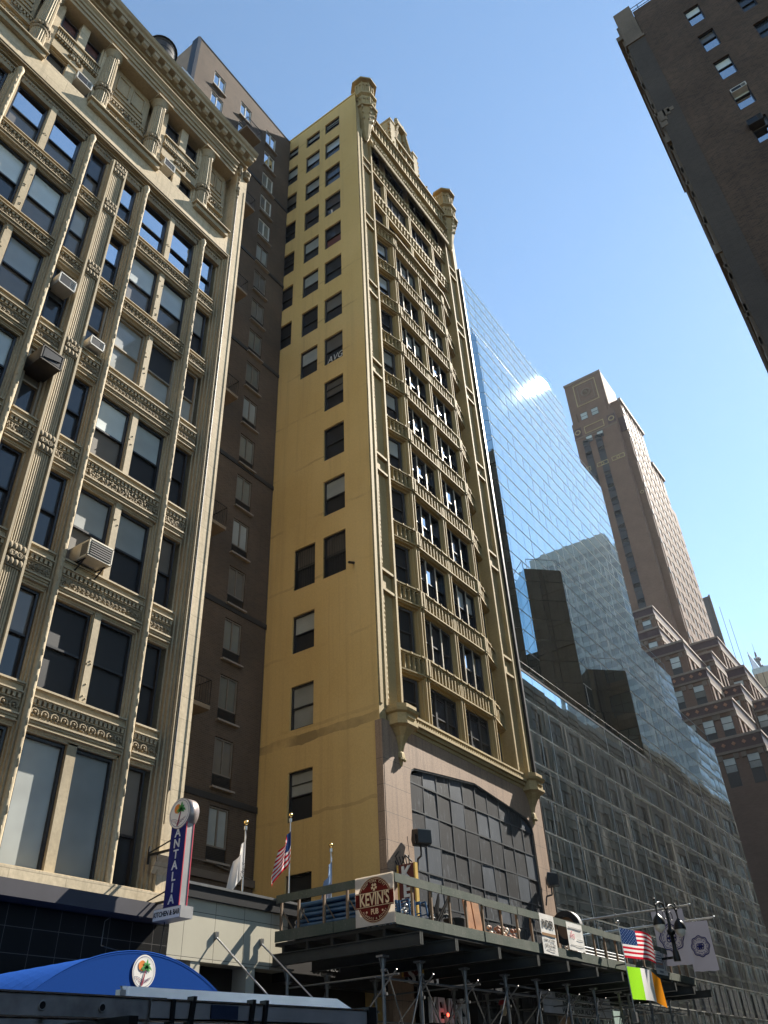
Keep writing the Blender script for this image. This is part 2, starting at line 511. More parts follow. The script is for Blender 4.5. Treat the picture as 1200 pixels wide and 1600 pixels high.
# ---- centre mullions of the double windows
mb = MB()
mb.box(-.13,.13,16.16,16.62,5.66,28.9); mb.box(-.1,.1,16.12,16.16,9.5,28.86)
rr = random.Random(9)
for i in range(26):
    z = 9.8+i*.72
    if rr.random() < .6:
        for q in range(3): mb.ball((rr.uniform(-.08,.08),16.115,z+rr.uniform(-.2,.2)), .024, 5, 4)
mul_me = mb.mesh('window_mullion', M['terra'])
for c in (XC0, XC1): link('window_mullion', mul_me, loft, (c,0,0))
# ---- fluted pilaster between the bays, with carved bands, and jambs
mb = MB()
mb.box(-.3,.3,16.05,16.62,5.66,28.9); mb.box(-.36,.36,16.18,16.62,5.66,28.9)
for s in (-1,1): mb.box(s*.3,s*.24,15.93,16.05,5.66,28.75)
nfl = 7
zz = [5.8]+[24.35-3.3*k for k in range(5,-1,-1)]+[28.5]
zz = [5.8, 8.9, 12.3, 15.8, 19.4, 22.95, 26.3, 28.5]
for z0, z1 in zip(zz[:-1], zz[1:]):
    for i in range(nfl):
        x = -.21+.42*(i+.5)/nfl
        mb.tube((x,16.03,z0+.28),(x,16.03,z1-.28),.03,6)
    for (zb, top) in ((z1, True),):
        for q in range(3):                                      # carved leaf collar
            for a in range(4):
                x = -.18+.12*a+(.06 if q == 1 else 0)
                mb.ball((x,15.98,zb-.2+q*.2),.075,7,5,1,sy=.9,sz=1.5)
        mb.box(-.23,.23,15.97,16.05,zb-.33,zb-.28,1); mb.box(-.23,.23,15.97,16.05,zb+.27,zb+.32,1)
        mb.torus((-.1,15.94,zb),.07,.025,n=10,m=5,mi=1); mb.torus((.1,15.94,zb),.07,.025,n=10,m=5,mi=1)
pil_me = mb.mesh('fluted_pilaster', [M['terra'], M['terra_carved']])
for x in (8.275, 3.03): link('fluted_pilaster', pil_me, loft, (x,0,0))
# ---- windows of the shaft
KIN = {  # (unit, floor) -> panes for [narrow L, double L, double R, narrow R] as (lower, upper)
 (0,0): ('DK','TS','TS','TK'), (0,1): ('DL','DL','TL','TB'), (0,2): ('DK','DL','TB','KK'), (0,3): ('DD','KK','DL','KT'),
 (0,4): ('DD','DD','DD','DD'), (0,5): ('DD','DD','DD','DB'), (0,6): ('DD','DD','DD','DD'),
 (1,0): ('KS','SS','SS','SS'), (1,1): ('DS','TL','TL','KB'), (1,2): ('DK','BB','BK','BK'), (1,3): ('DK','TL','KL','DK'),
 (1,4): ('DD','TB','KB','DT'), (1,5): ('DT','DD','DD','DK'), (1,6): ('BB','BB','BK','DT')}
PK = {'D':'p_dark','S':'p_sky','L':'p_light','B':'p_blind','T':'p_taupe','K':'p_dark','R':'p_red'}
for ui, c in enumerate((XC0, XC1)):
    for fi,(t,b) in enumerate(FLO):
        for wi,(dx,w) in enumerate(((-1.945,.60),(-.675,1.09),(.675,1.09),(1.945,.60))):
            k = KIN[(ui,fi)][wi]
            sash = 'tan_sash' if (ui,fi) in ((1,2),) or (ui == 0 and fi in (3,) and wi == 3) else 'dark_sash'
            sp = .5 if fi < 6 else (None if wi in (1,2) else .42)
            window(loft, c+dx, 16.34, b+.02, w, t-b-.04, 0, sash, (PK[k[0]],PK[k[1]]), sp, tilt=.008)
# ---- sill ledge, dark fascia, tiled shop front
mb = MB()
mb.box(XL, XR, 15.86, 16.62, 5.34, 5.64); mb.box(XL, XR, 15.92, 16.3, 5.64, 5.67)
mb.build('sill_course', M['lime'], loft)
mb = MB()
mb.box(XL, 13.9, 15.5, 16.2, 5.02, 5.33)
mb.build('shop_canopy', plain('dark_violet_canopy', (.03,.028,.036), .6, 0), loft)
def tile():
    t = NT('black_glass_tile')
    j = t.math('MAXIMUM', t.line(t.z, .46, .012), t.line(t.u, .62, .012))
    wn = t.noise(scale=30, detail=1)
    sp = t.ramp(wn, .78, .8, 0, .5)
    col = t.mix(j, (.010,.010,.010), (.09,.085,.08)); col = t.mix(sp, col, (.3,.29,.27))
    return t.done(t.bsdf(col, .45, 0, .06))
mb = MB(); mb.box(XL, XR, 16.0, 16.6, 0, 5.0)
for k in range(4): mb.box(4.6+k*2.4, 6.4+k*2.4, 15.97, 16.0, .4, 2.9, 1)
mb.build('tiled_shop_front', [tile(), M['p_dark']], loft)
# pier bracket beside the blade sign
mb = MB(); mb.extrude([(15.95,6.05),(15.95,6.5),(15.7,6.5),(15.7,6.42),(15.82,6.3)], 'x', 13.45, 14.2)
mb.build('pier_bracket', M['lime'], loft)

# ---- attic colonnade
COLX = (4.27, 6.91, 9.27, 11.92)
mb = MB()
for x0, x1 in ((2.75,4.66),(6.5,9.66),(11.54,13.3)):
    mb = MB()
    mb.box(x0, x1, 15.78, 16.62, 30.2, 30.44); mb.box(x0-.06, x1+.06, 15.68, 16.62, 30.44, 30.5); mb.box(x0-.03, x1+.03, 15.73, 16.62, 30.5, 30.54)
    mb.build('pedestal_ledge', M['terra'], loft)
mb = MB()
prof = [(.33,30.54),(.33,30.62),(.29,30.66),(.31,30.72),(.27,30.78),(.268,31.6),(.26,33.0),(.235,34.15)]
nn = 40
mb.lathe([(.34,30.54),(.34,30.64),(.3,30.68),(.3,30.76)], 0, 16.05, 20)
mb.lathe([(.275,30.76),(.272,31.62)], 0, 16.05, nn, mod=lambda i: 1 if i % 2 else .88, smooth=False)
mb.lathe([(.27,32.08),(.262,33.0),(.235,34.18)], 0, 16.05, nn, mod=lambda i: 1 if i % 2 else .88, smooth=False)
mb.lathe([(.28,31.6),(.32,31.66),(.28,31.72),(.3,31.85),(.28,31.98),(.32,32.04),(.28,32.1)], 0, 16.05, 20, mi=1)
for a in range(9):
    an = PI+PI*a/8
    mb.ball((.3*math.cos(an),16.05+.3*math.sin(an),31.84-.05*(a%2)), .075, 6, 5, 1, sz=1.3)
mb.lathe([(.235,34.18),(.26,34.22),(.25,34.3),(.33,34.45),(.36,34.52)], 0, 16.05, 20)
mb.box(-.37,.37,15.68,16.4,34.52,34.62)
cme = mb.mesh('fluted_column', [M['terra'], M['terra_carved']])
for x in COLX: link('fluted_column', cme, loft, (x,0,0))
# blank panels
def panel(x0, x1):
    mb = MB(); w = x1-x0
    mb.box(x0,x1,16.3,16.62,30.5,34.7)
    for a,b,z0,z1 in ((.12,.34,30.8,31.7),(.40,.60,30.8,31.7),(.66,.88,30.8,31.7),(.1,.9,32.75,33.05),(.14,.46,33.3,34.3),(.54,.86,33.3,34.3)):
        for (p,q,r,s) in ((x0+a*w,x0+b*w,z1-.04,z1),(x0+a*w,x0+b*w,z0,z0+.04),(x0+a*w,x0+a*w+.04,z0,z1),(x0+b*w-.04,x0+b*w,z0,z1)):
            mb.box(p,q,16.25,16.3,r,s)
    mb.box(x0,x1,16.18,16.3,31.85,31.93); mb.box(x0,x1,16.22,16.3,31.93,32.02); mb.box(x0,x1,16.22,16.3,32.45,32.52)
    n = int(w/.12)
    for i in range(n): mb.box(x0+(i+.25)*w/n,x0+(i+.75)*w/n,16.24,16.3,32.3,32.45)
    m = (x0+x1)/2
    mb.torus((m-.1,16.24,32.15),.09,.035,n=10,m=5,mi=1); mb.torus((m+.1,16.24,32.15),.09,.035,n=10,m=5,mi=1); mb.ball((m,16.22,32.22),.07,6,5,1)
    return mb.build('blank_panel', [M['terra'],M['terra_carved']], loft)
panel(7.2,8.98); panel(12.2,13.25); panel(2.75,3.98)
# window bays of the attic
for bx, pk in ((5.66,('S','K','R','R')),(10.66,('S','S','K','K'))):
    w = .86
    mb = MB()
    mb.box(bx-.17,bx+.17,16.05,16.62,30.5,34.7)
    for s in (-1,1):
        mb.box(bx+s*.9,bx+s*1.3,16.08,16.62,30.5,34.7); mb.box(bx+s*.84,bx+s*.9,16.16,16.62,30.5,34.7)
    mb.box(bx-1.06,bx+1.06,16.12,16.62,31.55,33.3)
    mb.build('bay_pier', M['lime'], loft)
    mb = MB()
    mb.box(bx-.9,bx+.9,15.98,16.3,31.6,31.68); mb.box(bx-.9,bx+.9,16.02,16.3,31.68,31.76); mb.box(bx-.9,bx+.9,16.06,16.3,31.8,32.2)
    for i in range(16):
        x = bx-.84+i*1.68/15; mb.box(x-.035,x+.035,16.0,16.2,32.36,32.46)
    mb.box(bx-.9,bx+.9,15.97,16.3,32.46,32.52)
    for i in range(22):
        if abs(-.84+i*1.68/21) > .18: x = bx-.84+i*1.68/21; mb.box(x-.022,x+.022,16.04,16.2,32.6,33.0)
    mb.box(bx-.9,bx+.9,15.98,16.3,33.0,33.08)
    for q in range(5): mb.ball((bx-.22+.11*q,16.02,32.02+(.1 if q == 2 else 0)),.08,6,5,1)
    mb.build('bay_entablature', [M['terra'],M['terra_carved']], loft)
    for q,(dx,z,h) in enumerate(((-.5,30.5,1.05),(.5,30.5,1.05),(-.5,33.1,1.2),(.5,33.1,1.2))):
        window(loft, bx+dx, 16.3, z, .66, h, 0, 'dark_sash', (PK[pk[q]], PK[pk[q]] if q > 1 else 'p_taupe' if q == 0 else 'p_dark'), .5)
# ---- entablature and cornice
mb = MB()
X0c, X1c = XL, 13.95
mb.mould(X0c, 13.3, [(16.6,34.66),(15.78,34.66),(15.78,34.85),(15.72,34.86),(15.72,35.05),(15.66,35.06),(15.66,35.2),(15.55,35.3),(15.55,35.36),(15.82,35.4),(15.82,35.95),(15.75,36.0),(16.6,36.0)])
mb.box(X0c, X1c, 15.72, 16.6, 35.95, 36.08)
mb.mould(X0c, X1c+.1, [(16.6,36.34),(15.34,36.34),(15.32,36.5),(15.24,36.56),(15.18,36.7),(15.2,36.74),(16.6,36.8)])
mb.box(X0c, X1c, 15.6, 16.6, 36.08, 36.34)
i = 0
x = 3.2
while x < 13.9:
    mb.mould(x-.13, x+.13, [(15.62,36.06),(15.5,36.06),(15.4,36.14),(15.38,36.33),(15.62,36.33)])
    mb.box(x-.15, x+.15, 15.37, 15.6, 36.3, 36.34)
    x += .56
mb.build('cornice', M['terra'], loft)
mb = MB(); rr = random.Random(3)
x = 3.0
while x < 13.2:
    mb.torus((x,15.8,35.66),.1,.03,n=9,m=5,a0=rr.uniform(0,2),a1=5.6); mb.ball((x,15.8,35.66),.045,6,4)
    mb.ball((x+.19,15.8,35.6),.06,6,4,sz=1.6); mb.ball((x+.19,15.8,35.8),.045,6,4); x += .38
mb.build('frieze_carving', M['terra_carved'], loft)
# garland and block on the corner pier
mb = MB()
for q,(z,r) in enumerate(((35.75,.13),(35.55,.11),(35.3,.1),(34.9,.06),(34.6,.05),(34.2,.09),(34.0,.1),(33.8,.07),(33.5,.05))):
    mb.ball((13.68+.03*(q%2),15.9,z), r, 7, 5, sz=1.4)
mb.tube((13.68,15.92,35.5),(13.68,15.92,33.4),.03,6)
mb.box(13.92,14.18,15.78,15.95,35.3,35.9); mb.ball((14.05,15.78,35.6),.14,7,5); mb.ball((14.05,15.8,35.35),.1,7,5)
mb.build('pier_garland', M['terra_carved'], loft)
# fire-escape style standpipe lines on the pier
mb = MB(); mb.tube((13.69,15.9,33.8),(13.69,15.9,8.0),.02,6)
mb.build('downpipe', plain('dark_pipe_paint', (.05,.042,.05), .5), loft)

# ---- air conditioners in its windows: things of their own
def aircon(label, x, y, z, w, h, d, mat, style, name='air_conditioner', rz=0.0):
    t = thing(name, label, 'air conditioner', (x,y,z), rz, 'air conditioners in the windows')
    mb = MB()
    mb.box(-w/2,w/2,-d,.3,0,h)
    mb.box(-w/2-.015,w/2+.015,-d-.02,-d+.03,-.01,.03); mb.box(-w/2-.015,w/2+.015,-d-.02,-d+.03,h-.03,h+.01)
    for s in (-1,1): mb.box(s*w/2-.015,s*w/2+.015,-d-.02,-d+.03,0,h)
    mb.build('case', M[mat], t)
    g = MB()
    if style == 'louvre':
        for k in range(6):
            z0 = .05+k*(h-.1)/6
            g.box(-w/2+.04,w/2-.04,-d-.035,-d-.002,z0,z0+.035)
        for s in (-1,1):
            for k in range(6):
                y0 = -d+.06+k*.045; g.box(s*w/2-.008,s*w/2+.008,y0,y0+.022,.06,h-.06)
    elif style == 'open':
        g.box(-w/2+.05,w/2-.05,-d-.012,-d-.002,.06,h-.06)
        g.bar((-w/2+.08,-d-.03,.1),(w/2-.05,-d-.03,h*.5),.03)
    else:
        g.box(-w/2+.04,w/2*.35,-d-.012,-d-.002,.05,h-.05)
        for k in range(5): g.box(w/2*.4,w/2-.04,-d-.012,-d-.002,.06+k*(h-.1)/5,.06+k*(h-.1)/5+.02)
    g.build('grille', M['black'], t)
    if style == 'louvre':
        b = MB()
        for s in (-.3,.3): b.bar((s,-d*.75,0),(s,0,-.42),.03); b.bar((s,-d*.8,-.01),(s,.0,-.01),.03)
        b.build('support_bracket', M['black'], t)
    return t
aircon('large beige louvred air conditioner on brackets below the middle of the limestone facade', 10.25, 16.3, 12.96, .72, .5, .72, 'ac_beige', 'louvre')
aircon('big rusty black air conditioner case with open front beside the fluted pilaster', 7.6, 16.3, 17.85, .62, .5, .78, 'ac_dark', 'open')
aircon('white air conditioner in the narrow window one floor above the rusty black one', 7.58, 16.3, 21.3, .54, .42, .45, 'ac_white', 'plain')
aircon('small white air conditioner right of the fluted pilaster on a narrow window sill', 8.96, 16.3, 19.9, .46, .34, .45, 'ac_white', 'plain')
aircon('white air conditioner in the attic bay, second from the left column', 6.14, 16.3, 31.0, .6, .42, .42, 'ac_white', 'plain')
aircon('plain white air conditioner in the attic bay near the right end of the cornice', 10.13, 16.3, 31.0, .5, .42, .42, 'ac_white', 'plain')

# ================================================================== dark brick apartment building set back from the street
apt = thing('brick_apartment_building', 'dark brown brick apartment building set back behind the flagpoles, with small balconies', 'building')
M['apt_brick'] = brick('dark_brown_brick', (.095,.064,.043), (.066,.044,.031), (.11,.086,.063), .22, .075, dirt=.3)
M['apt_side'] = plain('tan_side_render', (.26,.19,.14), .8, var=.15, scale=1)
M['apt_sash'] = plain('dull_bronze_sash', (.13,.112,.09), .5)
AX0, AX1, AY = 14.17, 23.1, 21.8
tops = [10.31+2.528*k for k in range(19)]
def holes_for(xc, ks): return [(xc-.5-AX0, xc+.5-AX0, tops[k]-1.9, tops[k]) for k in ks]
hl = holes_for(21.16, range(19)) + holes_for(18.68, range(8,19)) + holes_for(16.25, (17,18))
mb = MB()
mb.holed((AX0,AY,0),(1,0,0),(0,0,1),(0,-1,0),AX1-AX0,57.5,hl,.16)
mb.box(AX0+.01,AX1,AY+.2,34,0,57.4)
mb.box(AX0,AX1,AY-.03,AY+.3,57.5,57.62,2)
mb.box(AX0-.02,AX0,AY+.55,34,0,57.45,1)
mb.box(AX0-.1,AX0+.14,AY-.02,AY+.55,30,57.5,2)                  # dark corner strip
mb.build('wall', [M['apt_brick'],M['apt_side'],M['black']], apt)
_sb = plain('black_shelf_angle', (.02,.018,.017), .6)
for z in (10.6,18.4,26.05,33.8,41.4,49.1):
    mb = MB(); mb.box(AX0,AX1,AY-.05,AY+.1,z-.13,z+.1); mb.build('shelf_band', _sb, apt)
mb = MB(); mb.box(AX0,AX1,AY-.1,AY+.1,7.85,8.1); mb.path([(19.3,AY-.06,8.6),(19.4,AY-.1,8.4),(21,AY-.1,8.35),(22.8,AY-.1,8.1)],.03,6); mb.box(19.25,19.5,AY-.15,AY,8.75,9.15)
mb.build('conduit_ledge', plain('brown_ledge_stone', (.11,.085,.065), .8), apt)
_ag = MB(); _ag.box(-.46,.46,-.06,.05,0,.5)
for k in range(8): _ag.box(-.43,.43,-.075,-.06,.06+k*.052,.085+k*.052)
ag_me = _ag.mesh('air_grille', plain('dark_bronze_grille', (.02,.018,.017), .5, .3))
_as = MB(); _as.box(-.58,.58,-.16,.05,-.07,0); as_me = _as.mesh('window_sill', plain('pale_sill_stone', (.22,.185,.15), .8))
def apt_window(x, z, kinds):
    o = window(apt, x, AY+.1, z-1.38, .98, 1.36, 0, 'apt_sash' if z < 45 else 'white_frame', kinds, None, cols=2, t=.05, dep=.06)
    link('air_grille', ag_me, o, (0,0,-.5)); link('window_sill', as_me, o, (0,-.1,-.5))
kk = [('p_dark','p_blind'),('p_dark','p_light'),('p_dark','p_taupe')]
for k in range(19): apt_window(21.16, tops[k], ('p_sky',)*2 if k > 16 else (random.choice(('p_dim','p_taupe','p_blind','p_dim','p_dark','p_dim')),)*2)
for k in range(8,19): apt_window(18.68, tops[k], ('p_sky',)*2 if k > 15 else ('p_dim',)*2)
for k in (17,18): apt_window(16.25, tops[k], ('p_sky',)*2)
slab_m = plain('brown_balcony_soffit', (.2,.15,.1), .8); rail_m = plain('bronze_railing', (.06,.05,.042), .4, .5)
for z in (50.8,43.3,35.85,28.4,20.9,13.06):
    mb = MB(); mb.box(17.85,19.15,20.6,21.8,z,z+.16)
    b = mb.build('balcony', slab_m, apt)
    mb = MB()
    zz = z+1.15
    for p,q in (((17.87,21.78),(17.87,20.62)),((17.87,20.62),(19.13,20.62)),((19.13,20.62),(19.13,21.78))):
        for h in (z+.2,zz): mb.bar((*p,h),(*q,h),.035)
        n = 10
        for i in range(n+1):
            f = i/n; x = p[0]+(q[0]-p[0])*f; y = p[1]+(q[1]-p[1])*f
            mb.bar((x,y,z+.16),(x,y,zz),.016,.016,up=(0,1,0))
    mb.build('railing', rail_m, b)

# ---- roof tank behind the limestone cornice
tank = thing('water_tank', 'round black roof water tank rising behind the limestone cornice', 'water tank', (10.9,20.0,36.8))
mb = MB(); mb.lathe([(.74,8.0),(.76,9.4),(.74,10.6)],0,0,24)
for z in (8.3,9.0,9.7,10.3): mb.lathe([(.75,z),(.78,z+.03),(.75,z+.06)],0,0,24)
mb.build('barrel', plain('tarred_black_wood', (.03,.028,.028), .7, 0, .3), tank)
mb = MB(); mb.lathe([(.84,10.55),(.82,10.62),(.6,10.95),(.1,11.2)],0,0,24); mb.build('tank_roof', M['black'], tank)
mb = MB()
for a in range(4):
    x = .6*math.cos(PI/4+a*PI/2); y = .6*math.sin(PI/4+a*PI/2); mb.bar((x,y,0),(x,y,8.05),.16)
for z in (2.5,5.2,7.9):
    for a in range(4):
        b0 = PI/4+a*PI/2; b1 = b0+PI/2
        mb.bar((.6*math.cos(b0),.6*math.sin(b0),z),(.6*math.cos(b1),.6*math.sin(b1),z),.1)
mb.build('steel_frame', M['black'], tank)
duct = thing('roof_vent', 'white sheet metal roof vent beside the black tank, above the cornice', 'vent', (12.2,19.6,36.8))
mb = MB(); mb.box(-.3,.3,-.3,.3,0,9.2); mb.box(-.42,.42,-.42,.42,9.2,9.35); mb.lathe([(.3,9.35),(.34,9.6),(.1,9.9)],0,0,12)
mb.build('duct', plain('white_sheet_metal', (.6,.6,.58), .4, .2), duct)

# ================================================================== low panelled hotel podium with the flagpoles on its roof
pod = thing('hotel_podium', 'low beige panelled hotel podium with black coping between the limestone and yellow buildings', 'building')
mb = MB()
PX0, PX1 = 14.22, 23.1
def panel_mat():
    t = NT('beige_metal_panel')
    n = t.noise(scale=.8); k = t.ramp(n,.3,.7,.92,1.06)
    j = t.math('MAXIMUM', t.line(t.x, 1.02, .014, 14.66), t.line(t.z, .98, .014, 4.43))
    col = t.mix(1.0,(.40,.37,.285),t.vec(k,k,k),'MULTIPLY'); col = t.mix(j,col,(.06,.055,.045))
    return t.done(t.bsdf(col,.5,.1,.4,t.bump(t.math('SUBTRACT',1.0,j),.3,.01)))
mb.box(PX0, 18.4, 16.0, 16.5, 4.37, 5.7); mb.box(15.0,15.3,16.02,16.5,0,4.37)
mb.box(16.9,17.2,16.02,16.5,0,4.37)
mb.build('panel_wall', panel_mat(), pod)
mb = MB(); mb.box(PX0, PX1, 15.88, 16.6, 5.7, 6.0); mb.box(PX0,PX1,16.6,21.7,5.5,5.9); mb.box(PX0,PX1,15.84,15.9,5.97,6.03,1)
mb.build('coping', [plain('black_coping', (.015,.015,.016), .4), M['steel']], pod)
mb = MB(); mb.box(18.4, PX1, 16.05, 16.5, 4.15, 5.7); mb.box(PX0, PX1, 16.9, 17.2, 0, 5.5)
mb.box(14.9,15.3,16.6,16.9,3.9,4.1,1)
mb.build('sign_band', [plain('dark_brown_fascia', (.016,.014,.013), .5), M['steel_dark']], pod)
text('lettering', 'Cl   aume', .62, plain('dim_grey_letter', (.12,.12,.115), .5), pod, (20.1,16.03,5.02), FACE_S, depth=.015)
text('lettering', 'CONNECT', .24, plain('dim_grey_letter', (.16,.16,.155), .5), pod, (20.2,16.03,4.58), FACE_S, depth=.015, sx=1.0)
mb = MB(); mb.box(14.7,17.6,13.4,16.0,2.85,2.98); mb.box(14.7,17.6,13.36,13.4,2.8,3.05)
cn = mb.build('entrance_canopy', M['ac_dark'], pod)
for x in (15.72,17.35):
    mb = MB(); mb.tube((x,16.0,4.95),(x,13.5,3.0),.022,6); mb.obox((x,15.97,4.97),(.05,0,0),(0,.04,0),(0,0,.07)); mb.build('tie_rod', M['steel'], cn)
mb = MB(); mb.extrude([(16.4,3.78),(15.95,3.7),(15.85,3.55),(15.88,3.5),(16.4,3.6)],'x',15.55,16.5); mb.build('wall_lamp_hood', M['steel_dark'], pod)

# ================================================================== yellow ornate slender tower
yel = thing('yellow_terracotta_tower', 'slender yellow tower with blank stuccoed side wall, bowed balustraded front and two corner turrets', 'building')
def yellow_stucco():
    t = NT('yellow_stucco')
    big = t.noise(scale=.22, detail=6); sm = t.noise(scale=14, detail=2)
    col = t.mix(t.ramp(big,.35,.7), (.575,.40,.162), (.51,.348,.13))
    k = t.ramp(sm,.3,.7,.95,1.05); col = t.mix(1.0,col,t.vec(k,k,k),'MULTIPLY')
    # faint grime lines at the floor levels with broken edges, and streaks
    wob = t.math('MULTIPLY', t.noise(scale=.9, detail=3), .35)
    zz = t.math('ADD', t.z, wob)
    band = t.math('MULTIPLY', t.line(zz, 3.3, .13, .2), t.ramp(t.noise(scale=.5, detail=3),.42,.62,0,.35))
    col = t.mix(band, col, (.2,.14,.06))
    low = t.math('MULTIPLY', t.line(zz, 50.0, .35, 12.9), t.ramp(t.noise(scale=.7, detail=4),.35,.6,0,.6))
    col = t.mix(low, col, (.10,.075,.04))
    for yc in (18.04,19.72,21.55):                                     # rusty runs below the window columns
        d = t.math('ABSOLUTE', t.math('SUBTRACT', t.y, yc))
        m_ = t.math('MULTIPLY', t.ramp(d,.45,.75,1,0), t.ramp(t.noise(t.vec(0.0,t.math('MULTIPLY',t.y,7.0),t.math('MULTIPLY',t.z,.16)),scale=1,detail=5,rough=.7),.52,.75,0,.28))
        col = t.mix(m_, col, (.25,.17,.075))
    pt = t.ramp(t.noise(t.vec(0.0,t.math('MULTIPLY',t.y,.5),t.math('MULTIPLY',t.z,.33)),scale=1,detail=1),.52,.54,0,.10)
    col = t.mix(pt, col, (.60,.44,.2))
    sv = t.vec(0.0, t.math('MULTIPLY', t.y, 2.2), t.math('MULTIPLY', t.z, .07))
    col = t.mix(t.ramp(t.noise(sv, scale=1, detail=5),.52,.8,0,.28), col, (.2,.145,.07))
    return t.done(t.bsdf(col,.85,0,.25,t.bump(sm,.12,.01)))
M['yel'] = yellow_stucco()
M['ytc'] = stone('buff_terracotta', (.36,.275,.132), (.265,.195,.09), 1.4, .75, .25, .3)
M['ytc2'] = stone('carved_buff_terracotta', (.38,.30,.165), (.22,.165,.085), 2.2, .8, .5, .45)
YX0, YX1 = 23.16, 35.95
# ---- side wall (faces west) with its window openings
SW = []   # (col, top, height)
rows = [(56.55,1.2),(54.1,1.9),(50.9,1.9),(47.7,1.95),(44.5,2.0),(41.25,1.95),(37.95,1.98),(34.7,2.03),(31.43,2.02),(28.2,2.0),(24.95,2.0),(21.8,2.12)]
cols = {'C':(18.04,1.24),'B':(19.72,1.2),'A':(21.55,1.0)}
for i,(t,h) in enumerate(rows):
    SW.append(('C',t,h))
    if i < 8 or i == 11: SW.append(('B',t,h))
    if i < 7: SW.append(('A',t,h))
for t,h in ((18.4,1.76),(15.17,1.82),(11.7,1.84),(8.05,1.6)): SW.append(('B',t,h))
mb = MB()
hl = []
for c,t,h in SW:
    y, w = cols[c]; hl.append((y-w/2-16.0, y+w/2-16.0, t-h, t))
mb.holed((YX0,16.0,0),(0,1,0),(0,0,1),(-1,0,0),19.0,57.85,hl,.2)
mb.box(YX0+.25, YX1-.02, 16.65, 35, 0, 57.6)
mb.box(YX0-.04,YX0+.3,16.0,35,57.85,58.0)
mb.build('side_wall', [M['yel']], yel)
KS = {'DD':('p_dark','p_dark'),'DT':('p_dark','p_taupe'),'DB':('p_dark','p_blind'),'BB':('p_blind','p_blind'),'DS':('p_dark','p_sky'),'RD':('p_red','p_dark')}
rr = random.Random(12)
bars_me = None
for c,t,h in SW:
    y, w = cols[c]
    k = rr.choice(('DD','DD','DD','DT','DT','DB'))
    if (c,t) == ('C',44.5): k = 'RD'
    if (c,t) == ('B',15.17): k = 'BB'
    if (c,t) in (('C',24.95),): k = 'DB'
    if t > 53: k = 'DB'
    o = window(yel, YX0+.17, y, t-h, w, h, -PI/2, 'dark_sash', KS[k], .5 if h > 1.3 else .55, bars=(h*.74,) if rr.random() < .35 else ())
    if abs(t-21.8) < .01:
        b = MB()
        for q in range(9): b.bar((-w/2+.07+q*(w-.14)/8,-.15,.02),(-w/2+.07+q*(w-.14)/8,-.15,h-.05),.018,.018,up=(0,1,0))
        for z in (.1,h*.5,h-.1): b.bar((-w/2,-.15,z),(w/2,-.15,z),.02)
        b.build('burglar_bars', M['black'], o)
# white scrawl painted inside one window
gx = text('window_scrawl', 'AVG', .62, plain('white_paint_scrawl', (.5,.5,.48), .7), yel, (YX0+.12,18.02,33.05), FACE_W, sx=.8, depth=.003, shear=.25)
# down drain stub
mb = MB(); mb.tube((YX0,17.0,19.85),(YX0-.35,17.0,19.7),.06,8); mb.build('drain_spout', M['black'], yel)
# ---- pilasters with ridged frames and crossbars
def pilaster(x0, x1):
    mb = MB()
    w = .13
    mb.box(x0, x1, 16.18, 16.8, 13.3, 56.2)
    for a in (x0, x1-w):
        mb.box(a, a+w, 15.98, 16.2, 13.4, 53.6)
        mb.mould(a, a+w, [(15.98,53.6),(16.0,54.0),(16.2,54.4),(16.2,53.6)])
    zs = [19.03,25.4,31.75,38.05,44.35,50.5]
    for z in zs:
        for d in (-.47,.47):
            mb.box(x0+w, x1-w, 16.0, 16.2, z+d-.06, z+d+.06)
        mb.box(x0+w+.1, x1-w-.1, 16.13, 16.2, z-.3, z+.3)
    pz = [13.4]+[z+s for z in zs for s in (-.47,.47)]+[53.6]
    for i in range(0, len(pz)-1, 2):
        z0, z1 = pz[i]+.25, pz[i+1]-.25
        mb.box(x0+w+.02, x0+w+.2, 16.08, 16.2, z0, z1)
        rr = random.Random(i)
        for q in range(int((z1-z0)/.22)):
            mb.ball((x0+w+.12+rr.uniform(-.03,.03),16.09,z0+.1+q*.22), .055, 5, 4, sz=1.9)
    mb.build('pilaster', M['ytc'], yel)
pilaster(23.62, 24.8); pilaster(34.25, 35.5)
mb = MB(); mb.box(YX0+.01,23.62,16.02,16.8,12.7,56.5); mb.box(35.5,YX1,16.05,16.8,12.7,56.5); mb.box(23.25,23.4,15.98,16.06,13.4,56)
mb.build('corner_strip', M['ytc'], yel)
